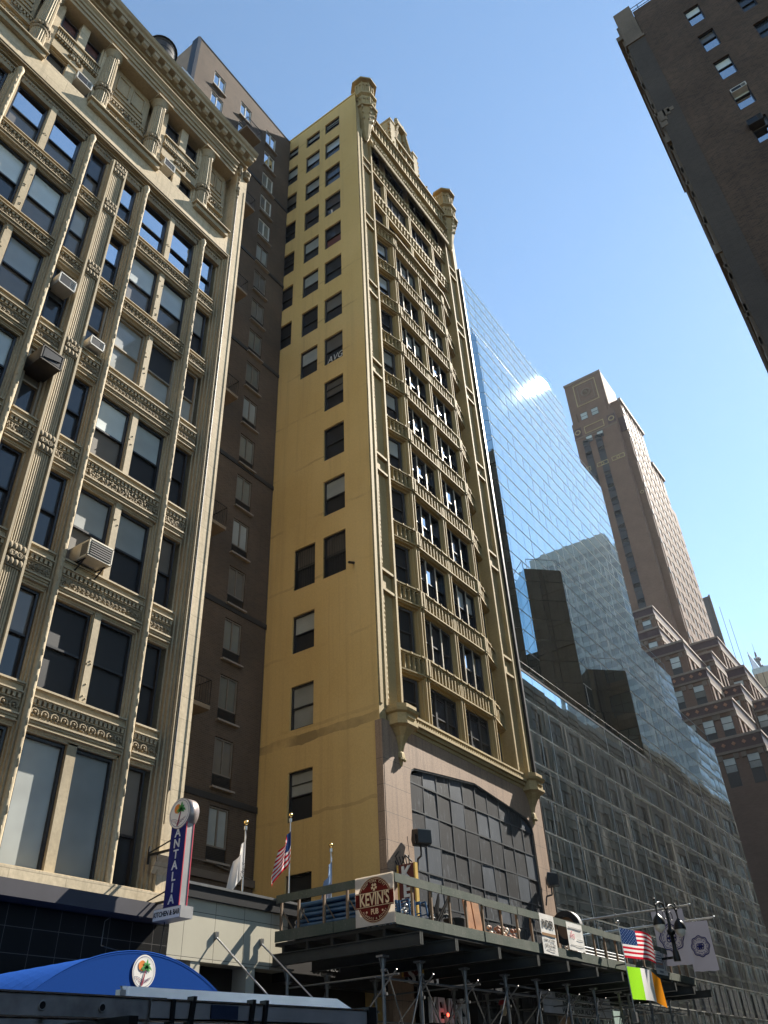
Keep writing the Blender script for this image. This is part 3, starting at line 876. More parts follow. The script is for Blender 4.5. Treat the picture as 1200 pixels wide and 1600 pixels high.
# ---- the bow
PATH = [(24.8,16.5),(26.7,16.08),(32.45,16.08),(34.25,16.5)]
def on_path(x, off=0.0):
    for (x0,y0),(x1,y1) in zip(PATH[:-1],PATH[1:]):
        if x0 <= x <= x1+1e-6: return y0+(y1-y0)*(x-x0)/(x1-x0)-off
    return PATH[-1][1]-off
FT = [15.4,18.66,21.9,25.12,28.35,31.55,34.77,38.0,41.22,44.42]
mb = MB()
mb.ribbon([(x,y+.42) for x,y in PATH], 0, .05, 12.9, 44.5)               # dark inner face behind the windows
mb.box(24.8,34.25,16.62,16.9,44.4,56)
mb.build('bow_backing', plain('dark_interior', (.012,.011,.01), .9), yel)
def spandrel_y(H=1.02):
    """balustraded spandrel with a ledge below and a coping above; z = 0 at the window head below"""
    mb = MB()
    mb.ribbon(PATH, -.12, .4, .0, H)
    mb.ribbon(PATH, .06, .14, .06, .13); mb.ribbon(PATH, .16, .14, .13, .19); mb.ribbon(PATH, .10, .14, .19, .24)
    mb.ribbon(PATH, .10, .14, H-.14, H-.08); mb.ribbon(PATH, .17, .14, H-.08, H-.02); mb.ribbon(PATH, .12, .14, H-.02, H+.03)
    x = 24.95
    while x < 34.2:
        big = any(abs(x-m) < .2 for m in (26.73,32.45))
        y = on_path(x)
        mb.box(x-.03, x+.03, y-.12, y+.14, .24, H-.14)
        mb.box(x-.07, x+.07, y-.05, y+.14, H-.24, H-.14); mb.box(x-.05, x+.05, y-.08, y+.14, .24, .3)
        x += .272
    for x in (26.65,26.85,32.35,32.55): y = on_path(x); mb.box(x-.05,x+.05,y-.2,y+.03,.2,H-.08)
    x = 25.2
    while x < 34.2:                                                       # little knobs along the coping
        y = on_path(x); mb.box(x-.04,x+.04,y-.2,y-.16,H-.09,H+.0); x += .62
    return mb.mesh('balustrade_spandrel', [M['ytc']])
spm = spandrel_y()
for t in FT: link('balustrade_spandrel', spm, yel, (0,0,t+.02))
# base moulding under the first row
mb = MB()
for o,z0,z1 in ((.32,12.98,13.08),(.2,12.84,12.98),(.1,12.7,12.84),(.24,13.08,13.14),(.14,13.14,13.32),(.22,13.32,13.4)):
    mb.box(24.7,34.4,15.98-o,16.6,z0,z1)
x = 24.8
while x < 34.3: mb.box(x-.04,x+.04,15.79,15.9,13.16,13.3); x += .17
mb.build('base_cornice', M['ytc'], yel)
# mullion piers
pm = MB()
pm.box(-.17,.17,.08,.45,0,1)
for s in (-.13,.08): pm.box(s,s+.05,-.1,.1,0,1)
for s in (-.02,): pm.box(s-.02,s+.02,.02,.1,0,1)
pier_me = pm.mesh('bow_mullion', M['ytc'])
for x in (26.73,29.59,32.45):
    link('bow_mullion', pier_me, yel, (x,on_path(x)-.01,13.3), scale=(1,1,44.5-13.3))
# windows of the bow
rr = random.Random(31)
for i,t in enumerate(FT):
    z0 = 13.42 if i == 0 else FT[i-1]+1.05
    h = t-z0
    for x0,x1 in ((26.9,29.42),(29.76,32.28)):
        if i == 0:
            window(yel,(x0+x1)/2,16.36,z0,x1-x0,h,0,'grey_sash',('p_dusty','p_dusty'),.42,cols=3,bars=(h*.84,),t=.1,dep=.1)
        else:
            lit = 2 <= i <= 8
            window(yel,(x0+x1)/2,16.36,z0,x1-x0,h,0,'grey_sash' if i < 2 else 'dark_sash',('p_dark','p_sky') if lit and rr.random()<.7 else ('p_dark',rr.choice(('p_dark','p_blind','p_taupe','p_sky'))),.5,cols=3,t=.1,dep=.14,tilt=.02)
            m = MB()
            for q in (1,2):
                xx = x0+(x1-x0)*q/3; m.box(xx-.03,xx+.03,16.2,16.3,z0,t)
            m.build('light_divider', M['ac_beige'], yel)
    for x0,x1,s in ((24.95,26.5,1),(32.68,34.15,-1)):
        an = -math.atan2(.42,1.9)*s
        window(yel,(x0+x1)/2,on_path((x0+x1)/2)+.27,z0,abs(x1-x0)-.08,h,an,'grey_sash',('p_dark',rr.choice(('p_dark','p_blind','p_dark'))),.5,t=.13,dep=.1)
# roof ledge of the bow
mb = MB(); mb.ribbon(PATH,.3,.4,45.56,45.66); mb.ribbon(PATH,-.02,.5,45.4,45.56); mb.build('bow_roof', M['ytc'], yel)
# ---- three plain upper floors
UT = [47.65,51.0,54.4]
UX = [(25.15,26.35),(26.8,29.3),(29.75,32.25),(32.7,33.95)]
for i,t in enumerate(UT):
    z0 = 45.7 if i == 0 else UT[i-1]+1.25
    h = t-z0
    for j,(x0,x1) in enumerate(UX):
        nc = 1 if j in (0,3) else (2 if i == 2 else 3)
        window(yel,(x0+x1)/2,16.52,z0,x1-x0,h,0,'dark_sash',('p_sky','p_dark') if (i == 2 and j in (1,2)) else ('p_dark',rr.choice(('p_dark','p_taupe'))),.42,cols=nc,t=.08,dep=.1)
mb = MB()
for t in UT[:2]:
    mb.box(24.8,34.25,16.3,16.75,t,t+1.2); mb.box(24.8,34.25,16.18,16.4,t+.06,t+.2); mb.box(24.8,34.25,16.12,16.4,t+1.08,t+1.2)
    x = 24.95
    while x < 34.2:
        mb.box(x-.05,x+.05,16.14,16.32,t+.35,t+1.08); mb.box(x-.09,x+.09,16.1,16.32,t+.85,t+1.08); x += .36
mb.build('upper_spandrel', M['ytc'], yel)
mb = MB()
for a,b in ((24.8,25.15),(26.35,26.8),(29.3,29.75),(32.25,32.7),(33.95,34.25)):
    mb.box(a,b,16.32,16.75,45.6,54.6)
    if b-a > .4:
        for s in (.1,.28): mb.box(a+s-.045,a+s+.045,16.2,16.34,45.7,54.5)
mb.build('upper_mullion', M['ytc'], yel)
# ---- frieze, arcaded parapet
mb = MB()
mb.mould(24.75,34.3,[(16.75,54.45),(16.4,54.45),(16.2,54.0),(15.95,53.3),(15.75,52.95),(15.7,53.0),(15.68,53.25),(15.78,53.4),(15.95,54.1),(16.0,54.8),(16.75,54.8)],1)
rr = random.Random(8); x = 24.95
while x < 34.2:
    for q in range(4):
        f = (q+.5)/4; mb.ball((x+rr.uniform(-.06,.06),15.76+.5*f,53.0+1.3*f),.1,5,4,1)
    x += .27
x = 24.9
while x < 34.2: mb.torus((x,15.72,53.15),.08,.03,n=7,m=4,mi=1); mb.ball((x+.12,15.85,53.95+rr.uniform(-.1,.1)),.12,6,4,1,sz=1.4); x += .24
mb.build('carved_frieze', [M['ytc'],M['ytc2']], yel)
mb = MB()
mb.box(24.7,34.35,15.98,16.5,54.8,57.1)
mb.box(24.7,34.35,15.72,16.3,55.1,55.22); mb.box(24.7,34.35,15.8,16.3,55.22,55.3)
mb.box(24.7,34.35,15.62,16.5,56.7,56.85); mb.box(24.7,34.35,15.72,16.5,56.85,57.15)
x = 24.95
while x < 34.2:
    mb.box(x-.07,x+.07,15.82,16.0,55.3,56.7); mb.box(x-.12,x+.12,15.78,16.0,56.45,56.7); x += .36
x = 25.1
while x < 34.2: mb.ball((x,15.66,57.15),.09,6,4); x += 1.1
mb.box(31.9,32.3,15.85,16.4,57.1,57.7)
mb.build('arcaded_parapet', M['ytc'], yel)
# ---- gable
mb = MB()
gx0, gx1, gm = 28.15, 31.15, 29.65
mb.extrude([(gx0,57),(gx1,57),(gx1,59.3),(gm+.45,63.0),(gm-.45,63.0),(gx0,59.3)],'y',16.5,17.1)
mb.box(gx0-.35,gx0+.25,16.1,17.6,57,61.6); mb.box(gx0-.4,gx0+.3,16.05,17.65,61.6,61.8)
mb.box(gx1-.25,gx1+.35,16.1,17.6,57,61.2); mb.box(gx1-.3,gx1+.4,16.05,17.65,61.2,61.4)
mb.box(gm-.65,gm+.65,16.1,17.3,62.9,63.2); mb.box(gm-.5,gm+.5,16.2,17.2,63.2,63.7)
for xx,zz in ((gm-.4,63.7),(gm+.4,63.7),(gx0-.05,61.8),(gx1+.05,61.4)):
    mb.lathe([(.16,zz),(.1,zz+.15),(.17,zz+.3),(.1,zz+.45),(.02,zz+.62)],xx,16.4,8)
for k in range(6):
    mb.ball((gx1+.45,16.2,58.0+k*.55),.13,6,5); mb.ball((gx0-.4,16.2,58.0+k*.6),.13,6,5)
for k in range(9):
    f = k/8
    for s in (-1,1):
        x = gm+s*(.45+f*1.05); z = 62.9-f*3.5
        mb.box(x-.1,x+.1,16.3,16.55,z-1.1,z-.1)
        mb.obox((x,16.35,z),(.14,0,-.14*s*2.4),(0,.2,0),(.04*s,0,.05))
mb.torus((gm,16.45,59.6),.95,.12,n=16,m=6,a0=0,a1=PI,ax=(0,1,0)); mb.torus((gm,16.45,59.6),.95,.12,n=16,m=6,a0=PI,a1=2*PI,ax=(0,1,0))
mb.box(gm-1.2,gm+1.2,16.15,16.5,58.0,58.2)
for s in (-.9,-.3,.3,.9): mb.box(gm+s-.09,gm+s+.09,16.2,16.5,58.2,59.7)
mb.box(gm-1.25,gm+1.25,16.05,16.5,59.7,59.9)
mb.build('gable', M['ytc2'], yel)
# ---- corner turrets
def turret(cx):
    cy = 15.98
    mb = MB()
    mb.lathe([(.08,53.2),(.2,53.5),(.34,54.2),(.45,55.0),(.66,56.0),(.74,56.5)],cx,cy,8,smooth=False,rot=PI/8)
    mb.lathe([(.9,56.5),(.92,56.7),(.72,56.75),(.7,58.0),(.9,58.1),(.9,58.3),(.66,58.4),(.64,60.0)],cx,cy,8,smooth=False,rot=PI/8)
    for a in range(8):
        an = a*PI/4+PI/8
        for q in range(3):
            r = (.5,.62,.75)[q]; z = (55.3,55.9,56.35)[q]
            mb.ball((cx+r*math.cos(an),cy+r*math.sin(an),z),.1,6,4,1,sz=1.5)
        for z0,z1,r in ((56.8,57.9,.72),(58.45,59.9,.66)):
            mb.tube((cx+r*math.cos(an),cy+r*math.sin(an),z0),(cx+r*math.cos(an),cy+r*math.sin(an),z1),.06,6)
            an2 = an+PI/8; rr_ = r*.95
            mb.tube((cx+rr_*math.cos(an2),cy+rr_*math.sin(an2),z0),(cx+rr_*math.cos(an2),cy+rr_*math.sin(an2),z1-.35),.045,6)
            for d in (PI/16,3*PI/16):
                a3 = an+d; mb.ball((cx+rr_*math.cos(a3),cy+rr_*math.sin(a3),z1-.3),.1,6,4,1,sz=1.5)
    t = mb.build('turret', [M['ytc'],M['ytc2']], yel)
    mb = MB(); mb.lathe([(.95,60.0),(.95,60.15),(.9,60.25),(.5,60.75),(.06,61.0)],cx,cy,8,smooth=False,rot=PI/8)
    mb.build('turret_cap', M['ytc'], t)
turret(24.22); turret(35.0)
# ---- corbels carrying the pilasters
def corbel(cx):
    mb = MB(); cy = 15.95
    def ring(z, hw, d, ch): return [(cx-hw,cy+.1,z),(cx-hw,cy-d+ch,z),(cx-hw+ch,cy-d,z),(cx+hw-ch,cy-d,z),(cx+hw,cy-d+ch,z),(cx+hw,cy+.1,z)]
    lv = [(11.25,.06,.1,.02),(11.5,.1,.14,.04),(11.52,.16,.2,.06),(11.7,.15,.18,.06),(11.75,.1,.14,.03),(12.0,.13,.22,.05),(12.3,.24,.36,.1),(12.55,.44,.56,.2),(12.62,.62,.68,.26),(12.72,.62,.68,.26),(12.74,.56,.62,.24),(13.05,.56,.62,.24),(13.1,.66,.72,.28),(13.2,.7,.76,.3),(13.22,.6,.66,.26),(13.4,.6,.66,.26)]
    n = 6; p = []; fs = []
    for l in lv: p += ring(*l)
    for k in range(len(lv)-1):
        for i in range(n): fs.append((k*n+i,k*n+(i+1)%n,(k+1)*n+(i+1)%n,(k+1)*n+i))
    fs += [tuple(range(n-1,-1,-1)), tuple(range((len(lv)-1)*n,len(lv)*n))]
    mb.mesh_faces(p, fs)
    for q in range(6): mb.ball((cx-.2+.08*q,cy-.63,12.9),.045,5,4)
    for q in range(5): mb.ball((cx-.12+.06*q,cy-.16-.03*(q%2),11.45),.06,5,4)
    mb.build('pilaster_corbel', M['ytc'], yel)
corbel(24.25); corbel(34.9)
# ---- brown granite base with the big arched multi-pane window
def granite():
    t = NT('brown_granite')
    big = t.noise(scale=.5, detail=4); sm = t.noise(scale=26, detail=2)
    col = t.mix(t.ramp(big,.35,.7),(.29,.20,.138),(.23,.155,.105))
    k = t.ramp(sm,.25,.75,.8,1.2); col = t.mix(1.0,col,t.vec(k,k,k),'MULTIPLY')
    sv = t.vec(t.math('MULTIPLY',t.x,5.0),t.math('MULTIPLY',t.y,5.0),t.math('MULTIPLY',t.z,.25))
    col = t.mix(t.ramp(t.noise(sv,scale=1.2,detail=5,rough=.65),.48,.72,0,.5),col,(.11,.07,.05))
    j = t.math('MAXIMUM', t.line(t.z,.92,.014,.25), t.math('MULTIPLY', t.line(t.x,1.3,.014,.2), t.math('GREATER_THAN', t.z, 11.95)))
    col = t.mix(t.math('MULTIPLY',j,t.math('LESS_THAN',t.z,11.95)),col,(.07,.05,.04))
    return t.done(t.bsdf(col,.6,0,.4,t.bump(sm,.08,.01)))
M['gran'] = granite()
prof = [(24.8,0.0),(24.8,10.8),(24.84,11.1),(24.95,11.3),(25.15,11.4),(27.4,11.66),(29.7,11.9),(32.0,11.66),(34.2,11.42),(34.5,11.3),(34.68,11.1),(34.75,10.8),(34.75,0.0)]
mb = MB()
gy0, gy1 = 15.9, 16.3
xl, xr, zt = 23.2, 36.0, 12.75
for y, fl in ((gy0,False),):
    pts = [(xl,0),(24.8,0)]+[]
    mb.face([(xl,y,0),(24.8,y,0),(24.8,y,10.8),(xl,y,10.8)])
    mb.face([(34.75,y,0),(xr,y,0),(xr,y,10.8),(34.75,y,10.8)])
    up = prof[1:-1]
    mb.face([(xl,y,10.8),(24.8,y,10.8),(24.8,y,zt),(xl,y,zt)]); mb.face([(34.75,y,10.8),(xr,y,10.8),(xr,y,zt),(34.75,y,zt)])
    for (x0,z0),(x1,z1) in zip(up[:-1],up[1:]):
        if x1 > x0+1e-6: mb.face([(x0,y,z0),(x1,y,z1),(x1,y,zt),(x0,y,zt)])
for (x0,z0),(x1,z1) in zip(prof[:-1],prof[1:]): mb.face([(x1,gy0,z1),(x0,gy0,z0),(x0,gy1,z0),(x1,gy1,z1)])
mb.face([(xl,gy0,zt),(xr,gy0,zt),(xr,16.3,zt),(xl,16.3,zt)]); mb.box(xl-.07,xl+.3,15.91,16.2,0,12.72); mb.face([(xr,16.3,0),(xr,gy0,0),(xr,gy0,zt),(xr,16.3,zt)])
mb.build('granite_base', M['gran'], yel)
def top_at(x):
    up = prof[1:-1]
    for (x0,z0),(x1,z1) in zip(up[:-1],up[1:]):
        if x0 <= x <= x1 and x1 > x0: return z0+(z1-z0)*(x-x0)/(x1-x0)
    return 10.8
xs = [24.84,25.79,26.75,27.75,28.74,29.75,30.74,31.75,32.75,33.78,34.71]
zs = [3.0,4.0,4.95,5.9,6.85,7.87,8.86,9.88,10.86]
mb = MB(); gl = MB(); rr = random.Random(77)
for x in xs: mb.box(x-.022,x+.022,15.972,16.06,3.0,max(10.8,top_at(x)-.02))
for z in zs: mb.box(24.84,34.71,15.968,16.06,z-.026,z+.026)
for (x0,z0),(x1,z1) in zip(prof[1:-2],prof[2:-1]): mb.bar((x0,15.98,z0-.02),(x1,15.98,z1-.02),.12,.09)
for i in range(10):
    for j in range(9):
        x0, x1 = xs[i]+.03, xs[i+1]-.03; z0 = zs[j]+.03
        e = rr.uniform(-.008,.008); g = rr.uniform(-.015,.02)
        if j < 8: q = [(x0,zs[j+1]-.03),(x1,zs[j+1]-.03)]
        else: q = [(x0,max(z0+.05,top_at(x0)-.05)),(x1,max(z0+.05,top_at(x1)-.05))]
        gl.face([(x0,15.99+e,z0),(x1,15.99-e,z0),(x1,15.99-e+g,q[1][1]),(x0,15.99+e+g,q[0][1])], rr.choice((0,0,0,1,2)))
w0 = mb.build('arched_window', plain('grey_iron_glazing_bar', (.055,.06,.065), .5, .3, .2), yel)
gl.build('pane', [M['p_dusty'],pane_mat('very_dusty_glass', (.022,.025,.03), .08, dusty=.7), pane_mat('blue_grey_old_glass', (.055,.065,.08), .04, dusty=.25)], w0)
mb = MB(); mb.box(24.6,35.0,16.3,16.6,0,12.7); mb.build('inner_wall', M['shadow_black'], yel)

mb = MB(); mb.box(26.2,34.5,22.5,33,57.6,63.6); mb.box(27,30,24,28,63.6,64.6); mb.build('roof_bulkhead', M['yel'], yel)

# ================================================================== stepped glass office building
gls = thing('glass_office_building', 'stepped mirror glass office building with angled dark notches, next to the yellow tower', 'building')
def curtain():
    t = NT('mirrored_curtain_glass')
    n = t.noise(t.vec(t.math('MULTIPLY',t.x,.55),t.math('MULTIPLY',t.y,.55),t.math('MULTIPLY',t.z,.5)), scale=1, detail=1)
    nm = t.bump(n, .014, .06)
    b = t.bsdf((.50,.635,.685), .013, 1.0, .5, nm)
    # rain-borne grime: vertical streaks hanging from the joints
    zf = t.math('DIVIDE', t.math('MODULO', t.math('ADD', t.z, -19.35+162.0), 1.62), 1.62)
    sv = t.vec(t.math('MULTIPLY',t.x,2.6),t.math('MULTIPLY',t.y,2.6),t.math('MULTIPLY',t.z,.09))
    st = t.noise(sv, scale=1.3, detail=6, rough=.7)
    pan = t.n.new('ShaderNodeTexWhiteNoise'); pan.noise_dimensions = '2D'
    t.L(t.vec(t.math('FLOOR', t.math('DIVIDE', t.math('ADD',t.x,-36.1+140),1.4)), t.math('FLOOR', t.math('DIVIDE', t.math('ADD',t.z,-19.35+162),1.62)),0.0), pan.inputs['Vector'])
    a = t.ramp(st,.52,.74,0,.4)
    a = t.math('MULTIPLY', a, t.math('ADD', .45, t.math('MULTIPLY', zf, .55)))
    top = t.ramp(zf,.86,1.0,0,.3)
    a = t.math('MAXIMUM', a, t.math('MULTIPLY', top, t.ramp(t.noise(sv,scale=.6,detail=3),.4,.65,.2,1)))
    a = t.math('MULTIPLY', a, t.ramp(pan.outputs['Value'],0,1,.55,1.1))
    film = t.ramp(t.noise(scale=.12, detail=3),.35,.7,.006,.03)
    a = t.math('ADD', a, film)
    # clean glazing high up near the yellow tower
    cl = t.math('MULTIPLY', t.ramp(t.x,44,60,0,1), 1.0)
    low = t.math('MAXIMUM', t.ramp(t.z,19.5,19.2,0,1), cl)
    a = t.math('MULTIPLY', a, t.math('MAXIMUM', low, .12))
    d = t.bsdf((.50,.50,.47), .8, 0, .2)
    mx = t.n.new('ShaderNodeMixShader'); t.set(mx.inputs[0], a); t.L(b, mx.inputs[1]); t.L(d, mx.inputs[2])
    return t.done(mx.outputs[0])
M['curtain'] = curtain()
M['joint'] = plain('dark_glazing_joint', (.02,.021,.022), .5)
M['fin'] = plain('aluminium_joint_cover', (.72,.72,.69), .5, .15)
rg = random.Random(21)
def curtain_wall(a, b, z0, z1, label_part='curtain_wall', tilt=.0012, clean=False):
    """panelled wall between plan points a and b (seen from the side of -normal) on the 1.40 x 1.62 grid"""
    mb = MB(); fx = MB()
    a = Vector((a[0],a[1],0)); b = Vector((b[0],b[1],0)); d = b-a; L = d.length; u = d/L
    n = Vector((u.y,-u.x,0))
    if abs(u.y) < .01:
        k0 = math.ceil((a.x-36.1)/1.4+1e-6); cuts = [0]
        k = k0
        while 36.1+1.4*k < b.x-1e-6: cuts.append(36.1+1.4*k-a.x); k += 1
        cuts.append(L)
    else:
        m = max(1, round(L/1.47)); cuts = [L*i/m for i in range(m+1)]
    j = math.ceil((z0-19.35)/1.62+1e-6); zc = [z0]
    while 19.35+1.62*j < z1-.05: zc.append(19.35+1.62*j); j += 1
    zc.append(z1)
    g = .019
    for i in range(len(cuts)-1):
        for q in range(len(zc)-1):
            p0, p1, q0, q1 = cuts[i]+g, cuts[i+1]-g, zc[q]+g, zc[q+1]-g
            if p1 < p0+.02 or q1 < q0+.02: continue
            e = rg.uniform(-1,1)*tilt*(p1-p0); f = rg.uniform(-1,1)*tilt*(q1-q0)
            P = lambda s, z, o: tuple(a+u*s+n*o+Vector((0,0,z)))
            mb.face([P(p0,q0,-e-f),P(p1,q0,e-f),P(p1,q1,e+f),P(p0,q1,-e+f)], 0)
    P = lambda s, z, o: tuple(a+u*s+n*o+Vector((0,0,z)))
    mb.face([P(0,z0,-.03),P(L,z0,-.03),P(L,z1,-.03),P(0,z1,-.03)], 1)
    w = mb.build(label_part, [M['curtain'],M['joint']], gls)
    if abs(u.y) < .01:
        for z in zc[1:-1]:
            fx.face([P(0,z-.024,.004),P(L,z-.024,.004),P(L,z+.024,.04),P(0,z+.024,.04)])
        for s in cuts[1:-1]:
            for q in range(len(zc)-1):
                if rg.random() < (.4 if (a.x+s > 50 or zc[q] < 19) else .1):
                    fx.face([P(s-.014,zc[q]+.03,.003),P(s+.014,zc[q]+.03,.02),P(s+.014,zc[q+1]-.03,.02),P(s-.014,zc[q+1]-.03,.003)])
        if fx.f: fx.build('joint_cover', M['fin'], w)
    return w
GA, GB, GC, GD, GX = 16.0, 18.08, 20.15, 22.35, 75.9
curtain_wall((36.03,GA),(GX,GA),0.0,19.35)
curtain_wall((54.6,GA),(GX,GA),19.35,25.8)
curtain_wall((52.52,GB),(54.6,GA),19.35,25.8,'angled_notch_wall')
curtain_wall((51.1,GB),(GX,GB),19.35,33.4)
curtain_wall((49.03,GC),(51.1,GB),19.35,33.4,'angled_notch_wall')
curtain_wall((46.95,GC),(GX,GC),19.35,57.5)
curtain_wall((44.75,GD),(46.95,GC),19.35,57.5,'angled_notch_wall')
curtain_wall((36.0,GD),(GX,GD),19.35,72.0)
mb = MB()
mb.box(36.05,GX,16.05,22.3,19.2,19.33); mb.box(54.6,GX,16.05,18.1,25.6,25.78); mb.box(52.6,GX,18.2,20.2,25.6,25.78)
mb.box(51.2,GX,18.15,20.2,33.2,33.38); mb.box(47,GX,20.25,22.4,57.3,57.48)
mb.box(36.0,GX,22.45,48,0,71.9)
mb.box(36.2,GX-.02,16.1,22.4,0,19.2); mb.box(54.8,GX-.02,16.2,22.4,19.3,25.6); mb.box(51.4,GX-.02,18.4,22.4,25.7,33.2); mb.box(47.3,GX-.02,20.4,22.4,33.3,57.3)
mb.build('core', M['joint'], gls)
# dark soffit edge and thin guard rails on the terraces
mb = MB()
mb.box(36.03,54.6,15.97,16.1,19.3,19.42)
mb.tube((36.03,16.05,19.9),(54.5,16.05,19.9),.02,6)
x = 36.4
while x < 54.5: mb.bar((x,16.05,19.4),(x,16.05,19.9),.02,.02,up=(0,1,0)); x += 1.4
mb.build('terrace_rail', M['black'], gls)
_rr = plain('blue_grey_rail', (.12,.15,.18), .4, .5)
def rail(pts, z):
    mb = MB()
    for p,q in zip(pts[:-1],pts[1:]):
        mb.tube((p[0],p[1],z+.9),(q[0],q[1],z+.9),.03,6)
        for e in (p,q): mb.tube((e[0],e[1],z),(e[0],e[1],z+.9),.025,6)
    mb.build('roof_rail', _rr, gls)
rail([(52.7,17.95),(54.5,16.15),(57,16.1),(62,16.1),(68,16.1),(75,16.1)],25.8)
rail([(49.3,20.0),(51.0,18.25),(54,18.2),(60,18.2),(68,18.2),(75,18.2)],33.4)
rail([(45.2,22.0),(46.8,20.4),(52,20.3),(60,20.3),(75,20.3)],57.5)
# recessed strip windows low on the facade
for k in range(15):
    x = 52.9+1.4*k+(.35 if k%2 else 0)
    mb = MB(); mb.box(x,x+.85,15.94,15.985,4.75,6.2); mb.build('low_window', M['p_dark'], gls)
mb = MB(); mb.box(35.9,36.06,15.9,16.4,0,52); mb.build('party_joint', M['black'], gls)
# bright shop entrance screens under the shed
mb = MB()
for x in (38.6,40.4): mb.box(x,x+1.1,15.9,15.97,1.2,4.3)
mb.build('entrance_screen', plain('pale_green_glass', (.35,.45,.42), .2), gls)

# ================================================================== brick skyscraper with setbacks, far down the street
sky = thing('setback_brick_skyscraper', 'tall brown brick skyscraper with stepped setback wings and dark red ornamental bands', 'building')
M['tb'] = brick('russet_brick', (.165,.098,.068), (.135,.078,.055), (.15,.10,.075), .4, .12, dirt=.15, bump=.1)
M['tred'] = plain('dark_red_glazed_band', (.05,.02,.019), .5, var=.2)
M['tstone'] = plain('pale_trim_stone', (.17,.125,.095), .8, var=.1)
M['tdot'] = plain('terracotta_rosette', (.35,.16,.09), .7)
M['tblack'] = plain('black_spandrel', (.02,.021,.024), .5)
twin = make_sash('tower_window_frame', 1.4, 1.75, M['grey_sash'], .05, .08, .5)
tpane = [make_pane('tower_pane', 1.3, 1.65, [M[a],M[b]]) for a,b in (('p_light','p_light'),('p_dim','p_light'),('p_blind','p_light'),('p_dark','p_light'))]
rt = random.Random(5)
def twindow(par, x, y, z, sc=1.0):
    o = link('window', twin, par, (x,y,z), (0,0,-PI/2), (sc,1,sc))
    link('pane', rt.choice(tpane), o, (0,0,.03))
def wing(X0, X1, Y0, Y1, z, band=1.35, rows=3, cols=None, zb=0, dots=False, south=True, ribs=True):
    mb = MB()
    mb.box(X0, X1, Y0, Y1, zb, z)
    # red ornamental band and copings
    mb.box(X0-.25, X1, Y0-.2, Y1, z-band, z-.25, 1); mb.box(X0-.4, X1, Y0-.35, Y1+.1, z-.25, z+.05, 2); mb.box(X0-.35, X1, Y0-.3, Y1, z-band-.3, z-band, 3)
    if dots:
        y = Y0+.7
        while y < Y1: mb.obox((X0-.3,y,z-band*.55),(.06,0,0),(0,.13,.13),(0,-.13,.13),4); y += 1.2
    if ribs:
        x = X0+.9
        while x < X1-.5:
            mb.box(x-.42,x+.42,Y0-.22,Y0,zb,z-band-1.0); mb.box(x+.6,x+1.9,Y0-.03,Y0+.02,zb,z-band-1.3,5); x += 2.5
        mb.box(X0-.1,X1,Y0-.28,Y0,z-band-.9,z-band-.3,2)
    wd = Y1-Y0
    n = cols if cols is not None else max(1,int(wd/2.3))
    ys = [Y0+wd*(i+.5)/n for i in range(n)]
    for y in ys:                                                     # little bracket boxes under the band
        for s in (-1,1): mb.box(X0-.22,X0,y+s*.95-.28,y+s*.95+.28,z-band-1.0,z-band-.35,3)
    for y in ys:
        for r in range(rows):
            zz = z-band-2.5-r*3.45
            mb.box(X0-.06,X0+.02,y-.68,y+.68,zz-1.62,zz-.02,5)
    p = mb.build('setback_wing', [M['tb'],M['tred'],plain('sunny_coping_stone',(.42,.36,.3),.8) if 'cop' not in M else M['cop'],M['tstone'],M['tdot'],M['tblack']], sky)
    for y in ys:
        for r in range(rows): twindow(p, X0-.05, y, z-band-2.5-r*3.45)
    return p
M['cop'] = plain('weathered_coping_stone', (.23,.18,.145), .8)
wing(102,150,16,30,34.9,band=1.6,rows=1,cols=5,dots=True)
wing(105.2,116,18.6,30,40.7,dots=True,rows=2,cols=5)
wing(109,124,21.3,30,47,dots=True,rows=2,cols=3)
wing(113,140,24.1,30.5,53.6,rows=3,cols=2)
wing(116.5,140,27.7,33,58.5,rows=2,cols=2)
wing(120,140,28.7,34,64.0,rows=2,cols=2)
wing(132,168,22.6,29,61.2,rows=1,cols=1)
wing(124,150,22.7,25.3,55.6,rows=2,cols=1)
wing(126,168,19.1,21.6,52.8,rows=1,cols=1)
wing(116,150,18.8,21.2,46.3,rows=2,cols=1,dots=True)
wing(121,150,16.5,19.2,45.2,rows=2,cols=1,dots=True)
wing(130,150,15.9,18.0,40.2,rows=2,cols=1,dots=True)
# main slab
mb = MB()
mb.box(140,142.4,30.3,40.2,0,124); mb.box(140.4,150,31.0,40.0,124,136.4)
mb.box(139.9,140.1,30.25,40.3,119.3,119.6,3); mb.box(140.2,140.45,30.9,40.1,135.9,136.6,3)
for y0,y1,z in ((30.4,31.6,122.6),(31.4,32.4,125.5),(38.4,39.4,124.6)):                     # angular crestings at the shoulder
    mb.extrude([(y0,119.8),(y1,119.8),(y1-.3,z),(y0+.2,z+2)],'x',139.95,141.5,0)
